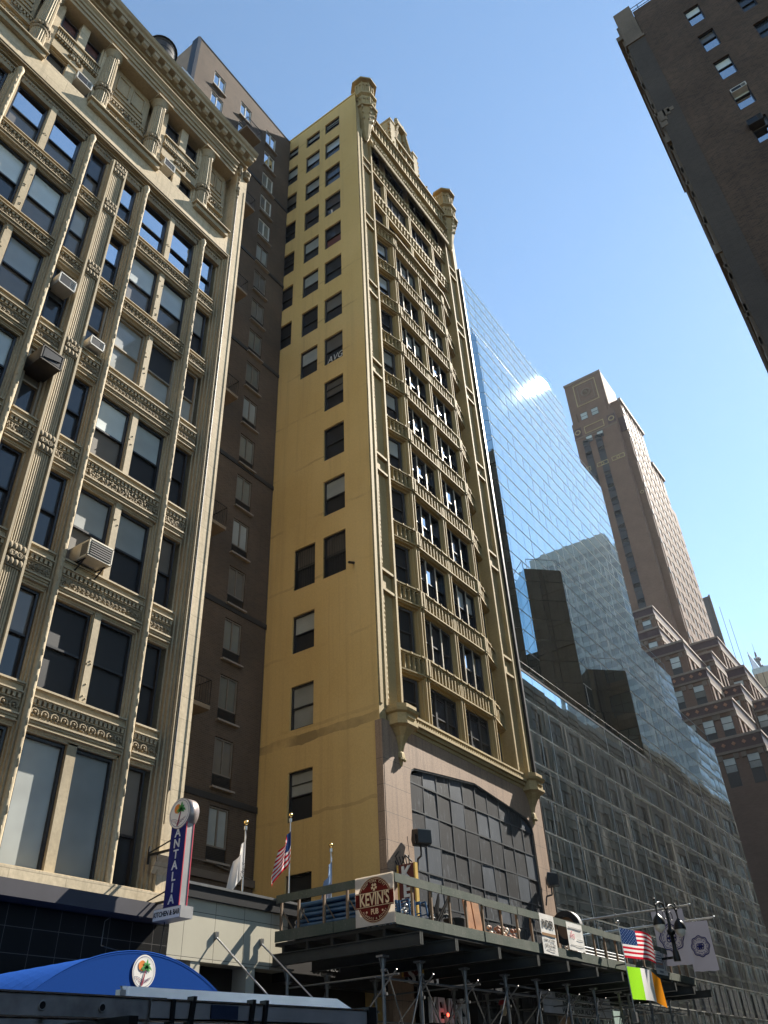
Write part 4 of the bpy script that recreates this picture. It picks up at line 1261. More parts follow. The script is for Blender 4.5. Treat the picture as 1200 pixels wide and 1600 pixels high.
# ornamental frames on the upper part
def frame(y0,y1,z0,z1,X=140.0,mi=4,th=.16):
    mb.box(X-.12,X,y0,y1,z1-th,z1,mi); mb.box(X-.12,X,y0,y1,z0,z0+th,mi); mb.box(X-.12,X,y0,y0+th,z0,z1,mi); mb.box(X-.12,X,y1-th,y1,z0,z1,mi)
frame(32.6,38.0,128.6,135.2,140.4); frame(33.4,37.2,129.5,134.4,140.4,3)
mb.torus((140.32,35.3,131.9),1.0,.22,ax=(1,0,0),n=14,m=6,mi=3); mb.ball((140.32,35.3,131.9),.5,8,6,3)
frame(33.0,37.6,120.0,122.0)
for y in (31.2,39.2):
    mb.box(139.9,140.0,y-.9,y+.9,119.9,122.3,1); mb.torus((139.86,y,121.1),.6,.14,ax=(1,0,0),n=10,m=5,mi=4)
for y0,y1 in ((30.5,33.4),(34.2,36.8),(38.2,40.1)):
    frame(y0,y1,109.9,111.0); mb.torus((139.9,(y0+y1)/2,110.4),.32,.09,ax=(1,0,0),n=8,m=4,mi=4)
# south face of the slab and its taller rear body, stepping down eastwards
mb.box(142.0,156.5,28.9,40,0,127.2); mb.box(156.5,164.5,28.9,40,0,118.0); mb.box(164.5,167.5,28.9,40,0,109.5)
x = 143.2
while x < 167:
    zt = 126 if x < 155.8 else 117 if x < 163.5 else 108
    mb.box(x-.4,x+.4,28.78,28.92,40,zt); mb.box(x+.6,x+1.7,28.88,28.93,40,zt-2,5)
    for q in range(22):
        if 46+q*3.5 < zt-2: mb.box(x+.4,x+2.3,28.81,28.9,44+q*3.5,45.7+q*3.5); mb.box(x+.6,x+1.7,28.79,28.81,45.7+q*3.5,45.82+q*3.5,3)
    x += 2.7
for z in range(40,126,7):
    for x in (142.7,): mb.obox((x,28.85,z),(.35,0,0),(0,.1,0),(0,0,.6),5)
mb.box(141.8,157,28.5,29.2,126.6,127.4,2); mb.box(156.5,165,28.5,29.2,117.5,118.2,2)
mb.box(141.85,142.05,28.8,30.4,118,122,1); mb.torus((141.85,29.6,101),.35,.09,ax=(1,0,0),n=8,m=4,mi=4)
slab = mb.build('main_slab', [M['tb'],M['tred'],M['cop'],M['tstone'],plain('gold_trim_terracotta',(.40,.31,.17),.7),M['tblack']], sky)
for y in (35.0,37.9):
    z = 116.6
    m = MB(); m.box(139.93,140.02,y-.72,y+.72,38,118.3); m.build('spandrel_strip', M['tblack'], sky)
    for k in range(21):
        if abs(z-k*3.48-109.6) < 1.0: continue
        twindow(slab, 139.93, y, z-k*3.48, 1.02)
for y in (34.4,37.0): 
    twindow(slab, 140.36, y, 124.4, 1.15); twindow(slab, 139.93, y-.0, 117.4, 1.0)

# ================================================================== distant buildings
dg = thing('distant_glass_tower', 'distant slim tower with pale sky reflecting glass side, right of the brick skyscraper', 'building')
mb = MB(); mb.box(200,229.9,32.8,36,0,103.4); mb.build('slab_wall', plain('dark_grey_cladding', (.06,.06,.065), .6), dg)
def far_glass():
    t = NT('pale_tower_glass'); return t.done(t.bsdf((.86,.9,.93), .03, 1.0))
mb = MB(); mb.face([(200,32.55,0),(230,32.55,0),(230,32.55,104),(200,32.55,104)]); mb.box(200,200.2,32.56,33.0,0,103.8,1)
for x in (209,218): mb.box(x-.06,x+.06,32.5,32.55,0,104,2)
mb.build('glass_side', [far_glass(),plain('ochre_edge_panel',(.22,.17,.11),.7),M['black']], dg)
db = thing('distant_office_block', 'small distant dark windowed block with glass parapet below the glass tower', 'building')
mb = MB(); mb.box(260,285,36.6,40.1,0,110.2); mb.build('wall', plain('slate_blue_cladding', (.07,.085,.11), .4, .2), db)
mb = MB(); mb.box(259.9,260,36.5,40.2,110.2,111.3); mb.box(260,285,36.5,36.6,110.2,111.3); mb.build('glass_parapet', M['p_light'], db)
mb = MB()
for k in range(6): mb.box(259.9,260,36.7,38.9,84+k*4.2,87+k*4.2)
mb.build('window', M['p_sky'], db)
dt = thing('distant_tan_block', 'distant tan gridded block with glass parapet at the right edge, under the spire', 'building')
mb = MB(); mb.box(250,275,29.5,37.2,0,99.6)
for z in range(60,100,5): mb.box(249.9,250,29.5,37.2,z-.15,z+.15,1)
for y in (31.2,33,34.8,36.6): mb.box(249.9,250,y-.12,y+.12,50,99.6,1)
mb.build('wall', [plain('tan_cladding', (.34,.24,.15), .7), plain('brown_cladding_joint', (.12,.08,.05), .7)], dt)
mb = MB(); mb.box(249.8,249.95,29.4,37.3,99.6,101.3); mb.build('glass_parapet', M['p_light'], dt)
sp = thing('distant_spire', 'thin grey spire of a far skyscraper, above the tan block', 'spire', (300,39.9,0))
mb = MB(); mb.lathe([(3.5,60),(3.2,112),(2.4,117),(1.6,119),(1.5,121),(.9,122),(.8,124),(.4,125),(.35,127),(.08,127.5),(.05,131)],0,0,10)
for z,r in ((117,2.8),(121,1.8),(124.4,1.0)):
    for a in range(8): mb.ball((r*math.cos(a*PI/4),r*math.sin(a*PI/4),z),.35,5,4,sz=2)
mb.build('spire', plain('weathered_steel_crown', (.16,.16,.17), .6, .3), sp)

# ================================================================== near dark brick tower on the right side of the street
dk = thing('dark_brick_tower', 'tall near black brick tower at upper right with bright windows and roof rail', 'building')
M['dkb'] = brick('sooty_brown_brick', (.10,.062,.042), (.042,.029,.022), (.10,.075,.055), .23, .08, dirt=.3, bump=.5)
M['dkb2'] = brick('grey_painted_brick', (.068,.054,.045), (.05,.04,.034), (.078,.066,.056), .23, .08, dirt=.15, bump=.3)
M['dkst'] = stone('grey_brown_stone', (.16,.125,.095), (.11,.085,.064), 1.5, .8, .3, .4, jz=.9)
DX0, DX1, DY = 32.0, 46.5, -.55
wz = [58.5-3.47*k for k in range(15)]
hl = []
for z in wz:
    hl.append((-(-4.83)-.47-.0,-(-4.83)+.47,z-2.05,z)); hl.append((7.55-.42,7.55+.42,z-4.0,z-2.2))
hl = [(a-1.75,b-1.75,c,d) for a,b,c,d in hl]
mb = MB()
mb.holed((DX0,-1.75,0),(0,-1,0),(0,0,1),(-1,0,0),20,62.3,hl,.25)
mb.box(DX0+.3,DX1,-21.7,-1.2,0,62.2)
mb.box(DX0-.03,DX0+.3,-1.75,DY-.02,0,58.8,1)
mb.box(DX0-.05,DX0+.5,-1.72,DY+.02,58.8,63.3,2); mb.box(DX0-.12,DX0+.5,-1.8,DY+.1,58.7,58.95,2)
for y,z0,z1 in ((-.7,48.9,50.0),(-1.0,49.3,50.0),(-1.25,49.5,49.85),(-.62,48.4,49.0)): mb.box(DX0-.06,DX0,y-.2,y+.2,z0,z1,2)
mb.build('wall', [M['dkb'],M['dkb2'],M['dkst']], dk)
# stone street front with belt courses, bays and cornice
fh = []
for k in range(14):
    for c in range(3): fh.append((1.2+c*4.6,3.9+c*4.6,6+k*3.75,8.5+k*3.75))
mb = MB()
mb.holed((DX1,-.42,0),(-1,0,0),(0,0,1),(0,1,0),DX1-DX0-.3,62,fh,.4)
for k in range(14):
    z = 9.1+k*3.75; mb.box(DX0+.3,DX1,-.5,-.32,z,z+.25)
for c in range(4):
    x = DX1-.25-c*4.6
    if x > DX0+1: mb.box(x-.45,x+.45,-.45,-.24,5,60)
mb.box(DX0+.1,DX1,-.6,-.12,60.2,60.7); mb.box(DX0+.05,DX1,-.6,-.3,47,47.6); mb.box(DX0+.2,DX1,-.6,-.2,36.5,37.2); mb.box(DX0+.3,DX1,-.9,-.4,0,62.2)
rr = random.Random(2)
z = 8
while z < 60: mb.box(DX0+.3,DX0+.9,-.5,-.36,z,z+.5); z += 2.4
mb.build('street_front', M['dkst'], dk)
mb = MB()
for z in (62.75,63.15): mb.tube((DX0+.15,-1.7,z),(DX0+.15,-14,z),.03,6)
y = -2.2
while y > -14: mb.tube((DX0+.15,y,62.2),(DX0+.15,y,63.2),.03,6); y -= 1.5
mb.tube((DX0+.3,-.7,63.9),(DX1,-.7,63.9),.03,6)
x = DX0+.4
while x < DX1: mb.tube((x,-.7,62),(x,-.7,63.9),.03,6); x += 2
mb.build('roof_rail', plain('blue_painted_rail', (.02,.028,.05), .4, .3), dk)
for i,z in enumerate(wz):
    window(dk, DX0+.2, -4.83, z-2.05, .94, 2.05, -PI/2, 'dark_sash', ('p_sky','p_light') if i % 3 != 1 else ('p_sky','p_taupe'), .62, t=.06)
    window(dk, DX0+.2, -7.55, z-4.0, .84, 1.8, -PI/2, 'dark_sash', ('p_dark','p_dark'), .5)
for k in range(14):
    for c in range(3):
        window(dk, DX1-2.55-c*4.6, -.78, 6+k*3.75, 2.7, 2.5, PI, 'grey_sash', ('p_dark',rr.choice(('p_dark','p_blind','p_taupe'))), .5, cols=2)
aircon('slim white air conditioner grille in the fourth window of the dark brick tower', DX0+.1, -4.83, 47.6, .85, .34, .3, 'ac_white', 'plain', rz=-PI/2)
aircon('bronze framed air conditioner in the fifth window of the dark brick tower', DX0+.1, -4.7, 44.0, .8, .5, .4, 'ac_dark', 'plain', rz=-PI/2)

# ================================================================== the rest of the far side, seen only as reflections in the glass
def south_building(name, label, x0, x1, y, depth, h, wall, nb, ns, trim, wsash='dark_sash', base=5.0, ww=.6, hh=.6, west=False):
    t = thing(name, label, 'building')
    mb = MB(); W = x1-x0; bw = W/nb; fh = (h-base-1.5)/ns
    holes = [((i+.5)*bw-bw*ww/2,(i+.5)*bw+bw*ww/2,base+j*fh+fh*.15,base+j*fh+fh*(.15+hh)) for i in range(nb) for j in range(ns)]
    mb.holed((x1,y,0),(-1,0,0),(0,0,1),(0,1,0),W,h,holes,.3)
    mb.box(x0,x1,y-depth,y-.45,0,h-.1)
    mb.face([(x0,y,0),(x0,y,h),(x0,y-.5,h),(x0,y-.5,0)]); mb.face([(x1,y,0),(x1,y-.5,0),(x1,y-.5,h),(x1,y,h)])
    mb.build('wall', wall, t)
    tr = MB()
    tr.box(x0-.1,x1+.1,y-.5,y+.5,h-.7,h); tr.box(x0,x1,y-.4,y+.25,h-1.2,h-.7)
    for j in range(ns): tr.box(x0,x1,y-.1,y+.14,base+j*fh-.1,base+j*fh+.15)
    for i in range(nb+1): tr.box(x0+i*bw-.22,x0+i*bw+.22,y-.1,y+.1,base,h-1.2)
    tr.build('cornice', trim, t)
    for a,b,c,d in holes:
        window(t, x1-(a+b)/2, y-.25, c, b-a, d-c, PI, wsash, ('p_far','p_far'), .5, cols=2)
    return t
sb = south_building('ornate_stone_building','ornate beige stone building mirrored in the lower glass panels',60,103.5,-1.0,20,36.6,stone('dimmed_stone',(.125,.116,.098),(.10,.092,.078),1.2,.85,.3,.4,jz=.6),9,8,stone('dimmed_trim',(.145,.132,.112),(.115,.104,.088),1.2,.85,.3,.4))  # stone colour darkened to dim its reflection in the lower glass
south_building('brown_brick_lowrise','brown brick mid rise across the street behind the camera',-44,-9,-2.6,18,29,M['apt_brick'],8,6,M['dkst'])
ot = thing('grey_office_tower', 'pale grey banded office tower mirrored in the upper glass panels', 'building')
mb = MB(); mb.box(240,285,-60,-24.5,0,156)
for k in range(40):
    z = 6+k*3.8; mb.box(239.8,285.2,-60.2,-24.3,z,z+1.5,1)
for k in range(12): mb.box(239.7,239.9,-60+k*3.2,-59.5+k*3.2,0,156,1)
mb.box(242,280,-56,-28,156,161,1); mb.box(250,270,-50,-34,161,165,0)
mb.build('wall', [plain('hazy_window_band', (.15,.17,.19), .3, .1), plain('hazy_grey_spandrel', (.27,.29,.30), .7)], ot)  # paler, bluish greys put distance haze into the colour
south_building('grey_limestone_midrise','grey limestone mid rise farther along the opposite side',104,165,-1.6,20,41,M['dkst'],9,9,M['terra'])
south_building('dark_stone_midrise','dark stone mid rise beside the dark brick tower',46.9,59.5,-1.0,20,37,M['dkst'],4,9,M['dkst'])

south_building('low_brick_shop','low brick shop building on the near side of the street behind the camera',-9.2,31.2,-3.6,14,6.2,M['apt_brick'],9,1,M['dkst'])

# ================================================================== ground
def asphalt():
    t = NT('asphalt'); n = t.noise(scale=40, detail=2); b = t.noise(scale=.4)
    k = t.math('MULTIPLY', t.ramp(n,.3,.7,.8,1.2), t.ramp(b,.3,.7,.85,1.15))
    return t.done(t.bsdf(t.mix(1.0,(.05,.05,.052),t.vec(k,k,k),'MULTIPLY'),.9,0,.3,t.bump(n,.3,.01)))
def concrete():
    t = NT('pavement_concrete'); n = t.noise(scale=12, detail=4)
    k = t.ramp(n,.3,.7,.88,1.1); j = t.math('MAXIMUM', t.line(t.x,1.5,.015), t.line(t.y,1.5,.015))
    c = t.mix(1.0,(.27,.26,.24),t.vec(k,k,k),'MULTIPLY')
    return t.done(t.bsdf(t.mix(j,c,(.1,.1,.09)),.85,0,.3))
mb = MB(); mb.face([(-900,-900,-.15),(1500,-900,-.15),(1500,900,-.15),(-900,900,-.15)])
tag(mb.build('ground', asphalt()), kind='structure')
mb = MB(); mb.face([(-120,4,-.146),(420,4,-.146),(420,12,-.146),(-120,12,-.146)])
tag(mb.build('road', asphalt()), kind='structure')
for nm,y0,y1 in (('pavement',12,16.2),('pavement',-.6,4)):
    mb = MB(); mb.box(-120,420,y0,y1,-.15,0); tag(mb.build(nm, concrete()), kind='structure')

# ================================================================== cloth and sign materials
def cloth(name, c, trans=.45, rough=.8):
    t = NT(name); n = t.noise(scale=60, detail=1); k = t.ramp(n,.3,.7,.95,1.05)
    col = t.mix(1.0,c,t.vec(k,k,k),'MULTIPLY')
    a = t.n.new('ShaderNodeBsdfDiffuse'); b = t.n.new('ShaderNodeBsdfTranslucent'); m = t.n.new('ShaderNodeMixShader')
    t.L(col,a.inputs[0]); t.L(col,b.inputs[0]); m.inputs[0].default_value = trans
    t.L(a.outputs[0],m.inputs[1]); t.L(b.outputs[0],m.inputs[2]); return t.done(m.outputs[0])
C_RED, C_WHT, C_BLU = cloth('red_flag_cloth',(.55,.02,.04)), cloth('white_flag_cloth',(.78,.75,.72)), cloth('navy_flag_cloth',(.02,.05,.16))
C_GRN, C_ORG = cloth('lime_flag_cloth',(.33,.72,.03)), cloth('orange_flag_cloth',(.85,.30,.02))
C_GREY, C_LBLU = cloth('grey_banner_cloth',(.21,.21,.25),.12), cloth('pale_blue_flag_cloth',(.2,.28,.42))
S_WHITE = plain('white_sign_vinyl',(.66,.63,.58),.5); S_NAVY = plain('navy_sign_face',(.006,.012,.12),.6,spec=.2)
S_MAR = plain('maroon_sign_paint',(.10,.018,.015),.5); S_GOLD = plain('cream_gold_letter',(.72,.52,.3),.5)
S_GREY = plain('grey_sign_metal',(.33,.32,.31),.4,.3); S_RED = plain('red_trim',(.45,.03,.06),.5); S_BLK = plain('black_letter',(.02,.02,.02),.5)
S_LET = plain('pale_letter',(.62,.62,.6),.5)
def surf(fn, nu, nv, mats, pick, name, parent):
    mb = MB()
    for j in range(nv):
        for i in range(nu):
            q = [fn(i/nu,j/nv),fn((i+1)/nu,j/nv),fn((i+1)/nu,(j+1)/nv),fn(i/nu,(j+1)/nv)]
            mb.face(q, pick((i+.5)/nu,(j+.5)/nv), True)
    me = mb.mesh(name, mats)
    bm = bmesh.new(); bm.from_mesh(me); bmesh.ops.remove_doubles(bm, verts=bm.verts, dist=1e-5); bm.to_mesh(me); bm.free()
    return link(name, me, parent)
def us_pick(u,v): return 2 if (u < .4 and v < 7/13) else (0 if int(v*13)%2 == 0 else 1)
def stars(fn, parent, rows=9):
    mb = MB(); e = 1e-3
    for r in range(rows):
        n = 6 if r%2 == 0 else 5
        for c in range(n):
            u = .4*((c+.5+(0 if r%2 == 0 else .5))/6); v = 7/13*(r+.7)/(rows+.4)
            p = Vector(fn(u,v)); a = (Vector(fn(u+e,v))-p).normalized(); b = (Vector(fn(u,v+e))-p).normalized(); n_ = a.cross(b).normalized()
            for s in (.006,-.006):
                pts = []
                for k in range(10):
                    an = k*PI/5-PI/2; rr = .03 if k%2 == 0 else .013
                    pts.append(tuple(p+n_*s+a*rr*math.cos(an)+b*rr*math.sin(an)))
                mb.face(pts)
    mb.build('stars', C_WHT, parent)
# ---- twin flags on the kerbside pole
FP = (31.45,11.6)
pole = thing('street_flagpole','slim silver flagpole fixed to the front of the sidewalk shed','flagpole',(FP[0],FP[1],0))
mb = MB(); mb.tube((0,0,3.3),(0,0,6.33),.022,8); mb.bar((-.13,0,6.36),(.13,0,6.36),.05); mb.ball((0,0,6.4),.05,8,6); mb.build('pole',M['steel'],pole)
mb = MB(); mb.tube((0,0,3.75),(.1,.4,3.75),.03,6); mb.tube((0,0,5.05),(.1,.4,5.05),.03,6); mb.box(-.09,.09,-.05,.09,3.3,3.6); mb.build('clamp',M['steel_dark'],pole)
d1 = Vector((.6,-.8,0)); nn_ = Vector((.8,.6,0))
def flag_fn(z0, L, H, droop, amp, ph, kink):
    def f(u,v):
        s = u*L
        p = Vector((FP[0],FP[1],0))+d1*(s-.18*u*u*L)+nn_*(amp*math.sin(u*6.5+ph+v*1.2)*u+kink*max(0,u-.58)*1.5)
        z = z0-v*H*(1-.10*u)-droop*u*u-.22*u-.05*math.sin(u*5+ph)*u
        return (p.x,p.y,z)
    return f
us = thing('united_states_flag','United States flag flying from the kerbside pole above the tricolour','flag')
f1 = flag_fn(6.2,1.5,.95,.12,.11,.5,.45)
surf(f1,30,26,[C_RED,C_WHT,C_BLU],us_pick,'cloth',us); stars(f1,us)
ir = thing('irish_flag','green white and orange tricolour flag flying below the United States flag','flag')
f2 = flag_fn(4.98,1.5,1.0,.14,.12,2.2,.4)
surf(f2,30,12,[C_GRN,C_WHT,C_ORG],lambda u,v: 0 if u < .333 else 1 if u < .667 else 2,'cloth',ir)
# ---- limp flags on the podium roof
def podium_pole(x,y,top,label,flagname,flaglabel,mats,pick,spread,side,isus=False):
    p = thing('roof_flagpole',label,'flagpole',(x,y,5.9))
    m = MB(); m.tube((0,0,0),(0,0,top-5.9-.12),.03,8,.02); m.lathe([(.05,top-6.1),(.05,top-6.0)],0,0,8); m.build('pole',M['steel'],p)
    m = MB(); m.ball((0,0,top-5.9),.07,10,8); m.build('ball_finial',M['gold'],p)
    m = MB(); m.lathe([(.14,0),(.14,.06),(.06,.1)],0,0,10); m.build('base_plate',M['black'],p)
    f = thing(flagname,flaglabel,'flag')
    def fn(u,v):
        fold = .055*math.sin(u*11+v*2.0)
        return (x+side*(.03+u*spread*(.25+.95*min(1,v*.75+u*.45))), y-.05-fold*(.5+u)+.02*v, top-.3-v*1.05-u*.75-.05*math.sin(u*9))
    surf(fn,24,26 if isus else 14,mats,pick,'cloth',f)
    return f, fn
w_, _ = podium_pole(16.87,16.3,7.92,'roof flagpole with brass ball carrying the limp white flag','white_flag','limp white flag with dark script hanging on the podium roof',[C_WHT],lambda u,v:0,.5,-1)
text('script','Chs S',.17,S_BLK,w_,(16.72,16.17,6.62),(PI/2,-PI/2*.9,0),depth=.002,shear=.3)
podium_pole(18.97,16.5,8.58,'roof flagpole with brass ball carrying the limp United States flag','draped_united_states_flag','limp United States flag hanging beside the yellow side wall',[C_RED,C_WHT,C_BLU],us_pick,.62,-1,True)
podium_pole(20.54,16.2,7.94,'roof flagpole with brass ball carrying the limp blue flag','draped_blue_flag','limp blue and grey flag hanging behind the shed railing',[C_LBLU,C_GREY],lambda u,v: 0 if v < .6 else 1,.4,-1)
# ---- banners on long poles from the glass building
def banner(x, z, ytip, ya, yb, H, label, plabel):
    p = thing('banner_pole',plabel,'flagpole',(x,16,z))
    m = MB(); m.tube((0,0,0),(0,ytip-16,0),.055,10,.035); m.ball((0,ytip-16-.05,0),.06,8,6)
    for k in range(3): m.lathe([(.07,0),(.07,.01)],0,0,6)
    m.bar((0,-2.1,-.06),(0,-2.1,.1),.05); m.obox((0,0,0),(.15,0,0),(0,.04,0),(0,0,.25)); m.build('pole',M['steel'],p)
    m = MB(); m.tube((0,-.05,.9),(0,-3.0,.03),.008,4); m.build('stay_cable',M['steel_dark'],p)
    b = thing('hanging_banner',label,'banner',(x,0,z),0,'grey banners with scalloped emblem')
    W = yb-ya
    def fn(u,v): return (.05*math.sin(v*5+u*3)*v, yb-u*W, -.05-v*H-.04*u+.012*math.sin(u*14)*v)
    surf(fn,10,14,[C_GREY],lambda u,v:0,'cloth',b)
    m = MB(); cy = (ya+yb)/2; cz = -.05-H*.52; R0 = W*.36
    for r,am,th in ((R0,.06,.022),(R0*.86,.05,.012)):
        pts = []
        for k in range(49):
            an = 2*PI*k/48; q = r*(1+am*math.cos(an*8)); pts.append((-.07,cy-q*math.cos(an),cz+q*1.02*math.sin(an)))
        m.path(pts,th,4)
    for k in range(16):
        an = 2*PI*k/16; q = R0*.68
        m.torus((-.07,cy-q*math.cos(an),cz+q*math.sin(an)),R0*.07,.01,ax=(1,0,0),n=6,m=4,a0=an,a1=an+4)
    for s in (-.16,0,.16):                                                    # interlaced monogram
        m.torus((-.07,cy-s*R0*1.4,cz+.1*R0),R0*.17,.02,ax=(1,0,0),n=12,m=4); m.torus((-.07,cy-s*R0*1.4+.02,cz-.14*R0),R0*.17,.02,ax=(1,0,0),n=12,m=4)
    m.bar((-.07,cy-R0*.5,cz),(-.07,cy+R0*.5,cz),.012); m.bar((-.07,cy-R0*.1,cz-.3*R0),(-.07,cy+R0*.1,cz+.3*R0),.014)
    m.build('emblem',S_NAVY,b)
banner(37.6,7.57,10.7,10.99,12.34,2.05,'grey banner with scalloped emblem hanging behind the twin street lamp','banner pole nearer the yellow building, level above the shed')
banner(40.9,7.47,10.7,10.98,12.05,1.95,'grey banner with scalloped emblem on the farther pole, right of the lamp','banner pole farther along the glass building, past the lamp')

# ================================================================== sidewalk shed
shed = thing('sidewalk_shed','green boarded sidewalk shed on pipe scaffolding along the yellow and glass buildings','scaffold shed')
def green_ply():
    t = NT('weathered_green_plywood')
    n = t.noise(scale=1.6, detail=6); f = t.noise(scale=22, detail=3)
    col = t.mix(t.ramp(n,.38,.66),(.055,.07,.054),(.09,.098,.078)); col = t.mix(t.ramp(f,.6,.72,0,.6),col,(.2,.2,.17))
    col = t.mix(t.ramp(t.noise(t.vec(t.math('MULTIPLY',t.u,6.0),0.0,t.math('MULTIPLY',t.z,.7)),scale=1.5),.55,.75,0,.6),col,(.05,.06,.05))
    return t.done(t.bsdf(col,.8,0,.25,t.bump(f,.2,.01)))
M['ply'] = green_ply(); M['wood'] = plain('raw_brown_stud',(.17,.115,.07),.8,var=.3,scale=4); M['dplank'] = plain('dark_deck_plank',(.02,.019,.016),.9)
mb = MB(); x = 17.75
while x < 40.5:
    e = min(x+2.18,40.6); o = random.uniform(-.012,.012)
    mb.box(x,e-.02,12.0+o,12.03+o,4.95,5.2+random.uniform(0,.02)); mb.box(x,e-.015,12.0-o,12.035-o,5.88+o,6.09+o); x = e
mb.box(17.72,17.75,12.0,13.9,4.97,5.23); mb.box(17.72,17.75,13.92,15.85,4.97,5.23); mb.box(17.72,17.76,12.03,15.84,5.9,6.1)
mb.box(40.57,40.6,12.03,15.8,4.95,5.22); mb.box(40.57,40.6,12.03,15.8,5.88,6.08)
mb.build('parapet_boards',M['ply'],shed)
x = 18.6; k = 0
while x < 40.4:
    mb = MB(); mb.box(x-.025,x+.03,12.04,12.1,5.2,5.9)
    if k%3 == 1: mb.bar((x,12.12,5.75),(x+.55,12.35,5.0),.03)
    mb.build('parapet_stud',M['wood'],shed)
    x += .98+random.uniform(-.12,.12); k += 1
for y in (13.5,14.25,15.1,15.7):
    mb = MB(); mb.box(17.76,17.82,y-.03,y+.03,5.2,5.92); mb.bar((17.8,y,5.75),(18.2,y-.3,5.0),.03); mb.build('parapet_stud',M['wood'],shed)
mb = MB(); mb.box(17.76,40.58,12.03,15.86,4.88,4.96)
for y in (12.4,13.2,14.0,14.8,15.6): mb.box(17.78,40.55,y-.04,y+.04,4.72,4.88)
mb.build('deck',M['dplank'],shed)
PX = [17.75,19.35,21.55,23.85,25.85,28.05,30.2,32.45,33.35,35.6,37.8,40.1]
I = MB(); I.box(-.07,.07,0,4.6,.0,.02); I.box(-.07,.07,0,4.6,.26,.28); I.box(-.012,.012,0,4.6,.02,.26); I.box(-.07,.07,0,.01,.0,.28)
i_me = I.mesh('cross_beam',plain('grey_green_steel',(.025,.028,.026),.6,.2,.25))
P_ = MB(); P_.tube((0,0,0),(0,0,4.3),.045,10); P_.box(-.13,.13,-.1,.1,4.28,4.32); P_.box(-.1,.1,-.1,.1,0,.03)
for s in (-1,1): P_.extrude([(s*.045,4.0),(s*.15,4.28),(s*.045,4.28)],'y',-.01,.01)
p_me = P_.mesh('scaffold_post',M['steel_dark'])
C_ = MB()
C_.lathe([(.06,0),(.065,.03),(.06,.06)],0,0,8); C_.box(-.03,.03,-.1,-.05,0,.06)
c_me = C_.mesh('coupler',M['steel_dark'])
for x in PX:
    link('cross_beam',i_me,shed,(x,11.32,4.42))
    for y in (12.45,15.4):
        o = link('scaffold_post',p_me,shed,(x,y,0))
        for z in (3.98,3.5): link('coupler',c_me,o,(0,0,z))
mb = MB()
for z in (3.86,2.62): mb.tube((17.5,12.5,z),(40.3,12.5,z-.0),.026,6)
mb.tube((23.6,12.5,4.08),(26.4,12.5,4.06),.024,6); mb.tube((30.0,12.5,3.98),(34.0,12.5,3.96),.024,6)
mb.tube((17.5,15.35,3.3),(40.3,15.35,3.3),.026,6)
for x in PX[::2]: mb.tube((x,12,3.9),(x,15.4,3.9),.024,6)
mb.build('ledger_pipe',M['steel_dark'],shed)
mb = MB()
for i in range(len(PX)-1):
    a, b = PX[i], PX[i+1]
    if b-a < 1.2: continue
    mb.tube((a,12.4,4.0 if i%2 else 1.0),(b,12.4,1.0 if i%2 else 4.0),.02,6)
    if i%3 != 1: mb.tube((a,12.33,1.0 if i%2 else 4.0),(b,12.33,4.0 if i%2 else 1.0),.018,6)
    mb.tube((a,15.45,.8),(b,15.45,3.9),.02,6)
    mb.tube((a,12.05,4.0),(a+.1,15.4,1.2),.018,6)
mb.build('brace_pipe',M['steel_dark'],shed)

# things stored on its deck
def on_deck(name,label,cat,build,loc=(0,0,0)):
    t = thing(name,label,cat,loc); build(t); return t
BLU = plain('blue_coated_tube',(.03,.085,.17),.4,.2,.2)
def pipes(t):
    m = MB(); e = MB(); rr = random.Random(6)
    for r in range(7):
        for c in range(6):
            z = 5.0+r*.125; x = 18.0+c*.13+(r%2)*.06; y0 = 13.0+rr.uniform(-.12,.1); y1 = 15.3+rr.uniform(-.2,.1)
            m.tube((x,y0,z+.05),(x,y1,z+.05),.055,8); e.tube((x,y0-.06,z+.05),(x,y0,z+.05),.045,8); e.tube((x,y1,z+.05),(x,y1+.05,z+.05),.045,8)
    m.build('tubes',BLU,t); e.build('tube_ends',M['steel'],t)
on_deck('tube_stack','stack of blue scaffold tubes with silver ends on the shed deck, behind the left railing','tube stack',pipes)
def frames(x0,n,dx,seed,tall=.75):
    def f(t):
        m = MB(); rr = random.Random(seed)
        for k in range(n):
            x = x0+k*dx; y = 12.35+rr.uniform(-.05,.1); a = rr.uniform(-.15,.15)
            m.path([(x,y,5.0),(x+a,y+.1,5.0+tall),(x+a+.3,y+1.2,5.0+tall),(x+.3,y+1.2,5.0)],.024,6)
            m.tube((x,y,5.2),(x+.3,y+1.2,5.2+tall*.6),.016,5); m.tube((x+.02,y,5.0+tall*.6),(x+.3,y+1.2,5.0+tall*.6),.018,5)
        m.build('frames',BLU if seed%2 else M['steel'],t)
        e = MB()
        for k in range(n):
            x = x0+k*dx; e.tube((x,12.3,5.05+.1*(k%4)),(x+.25,12.32,5.05+.1*(k%4)),.03,6); e.ball((x+.1,12.28,5.12+.09*(k%5)),.05,6,5)
        e.build('couplings',M['steel'],t)
    return f
on_deck('scaffold_frames','blue and silver scaffold frames stacked at the shed corner beside the round pub sign','scaffold frames',frames(18.15,7,.09,3,.6))
on_deck('folded_frames','leaning blue scaffold frames near the first stud bay of the shed front','scaffold frames',frames(19.0,4,.25,5,.72))
on_deck('brace_bundle','tangle of dark brace bars leaning on the shed railing under the arched window','scaffold braces',lambda t: [(lambda m:[m.bar((19.7+.12*k,12.3+.05*k,5.0),(20.1+.1*k+.5*((k%3)-1),12.2+.06*k,5.95),.035) for k in range(8)] and m.build('bars',M['black'],t))(MB())])
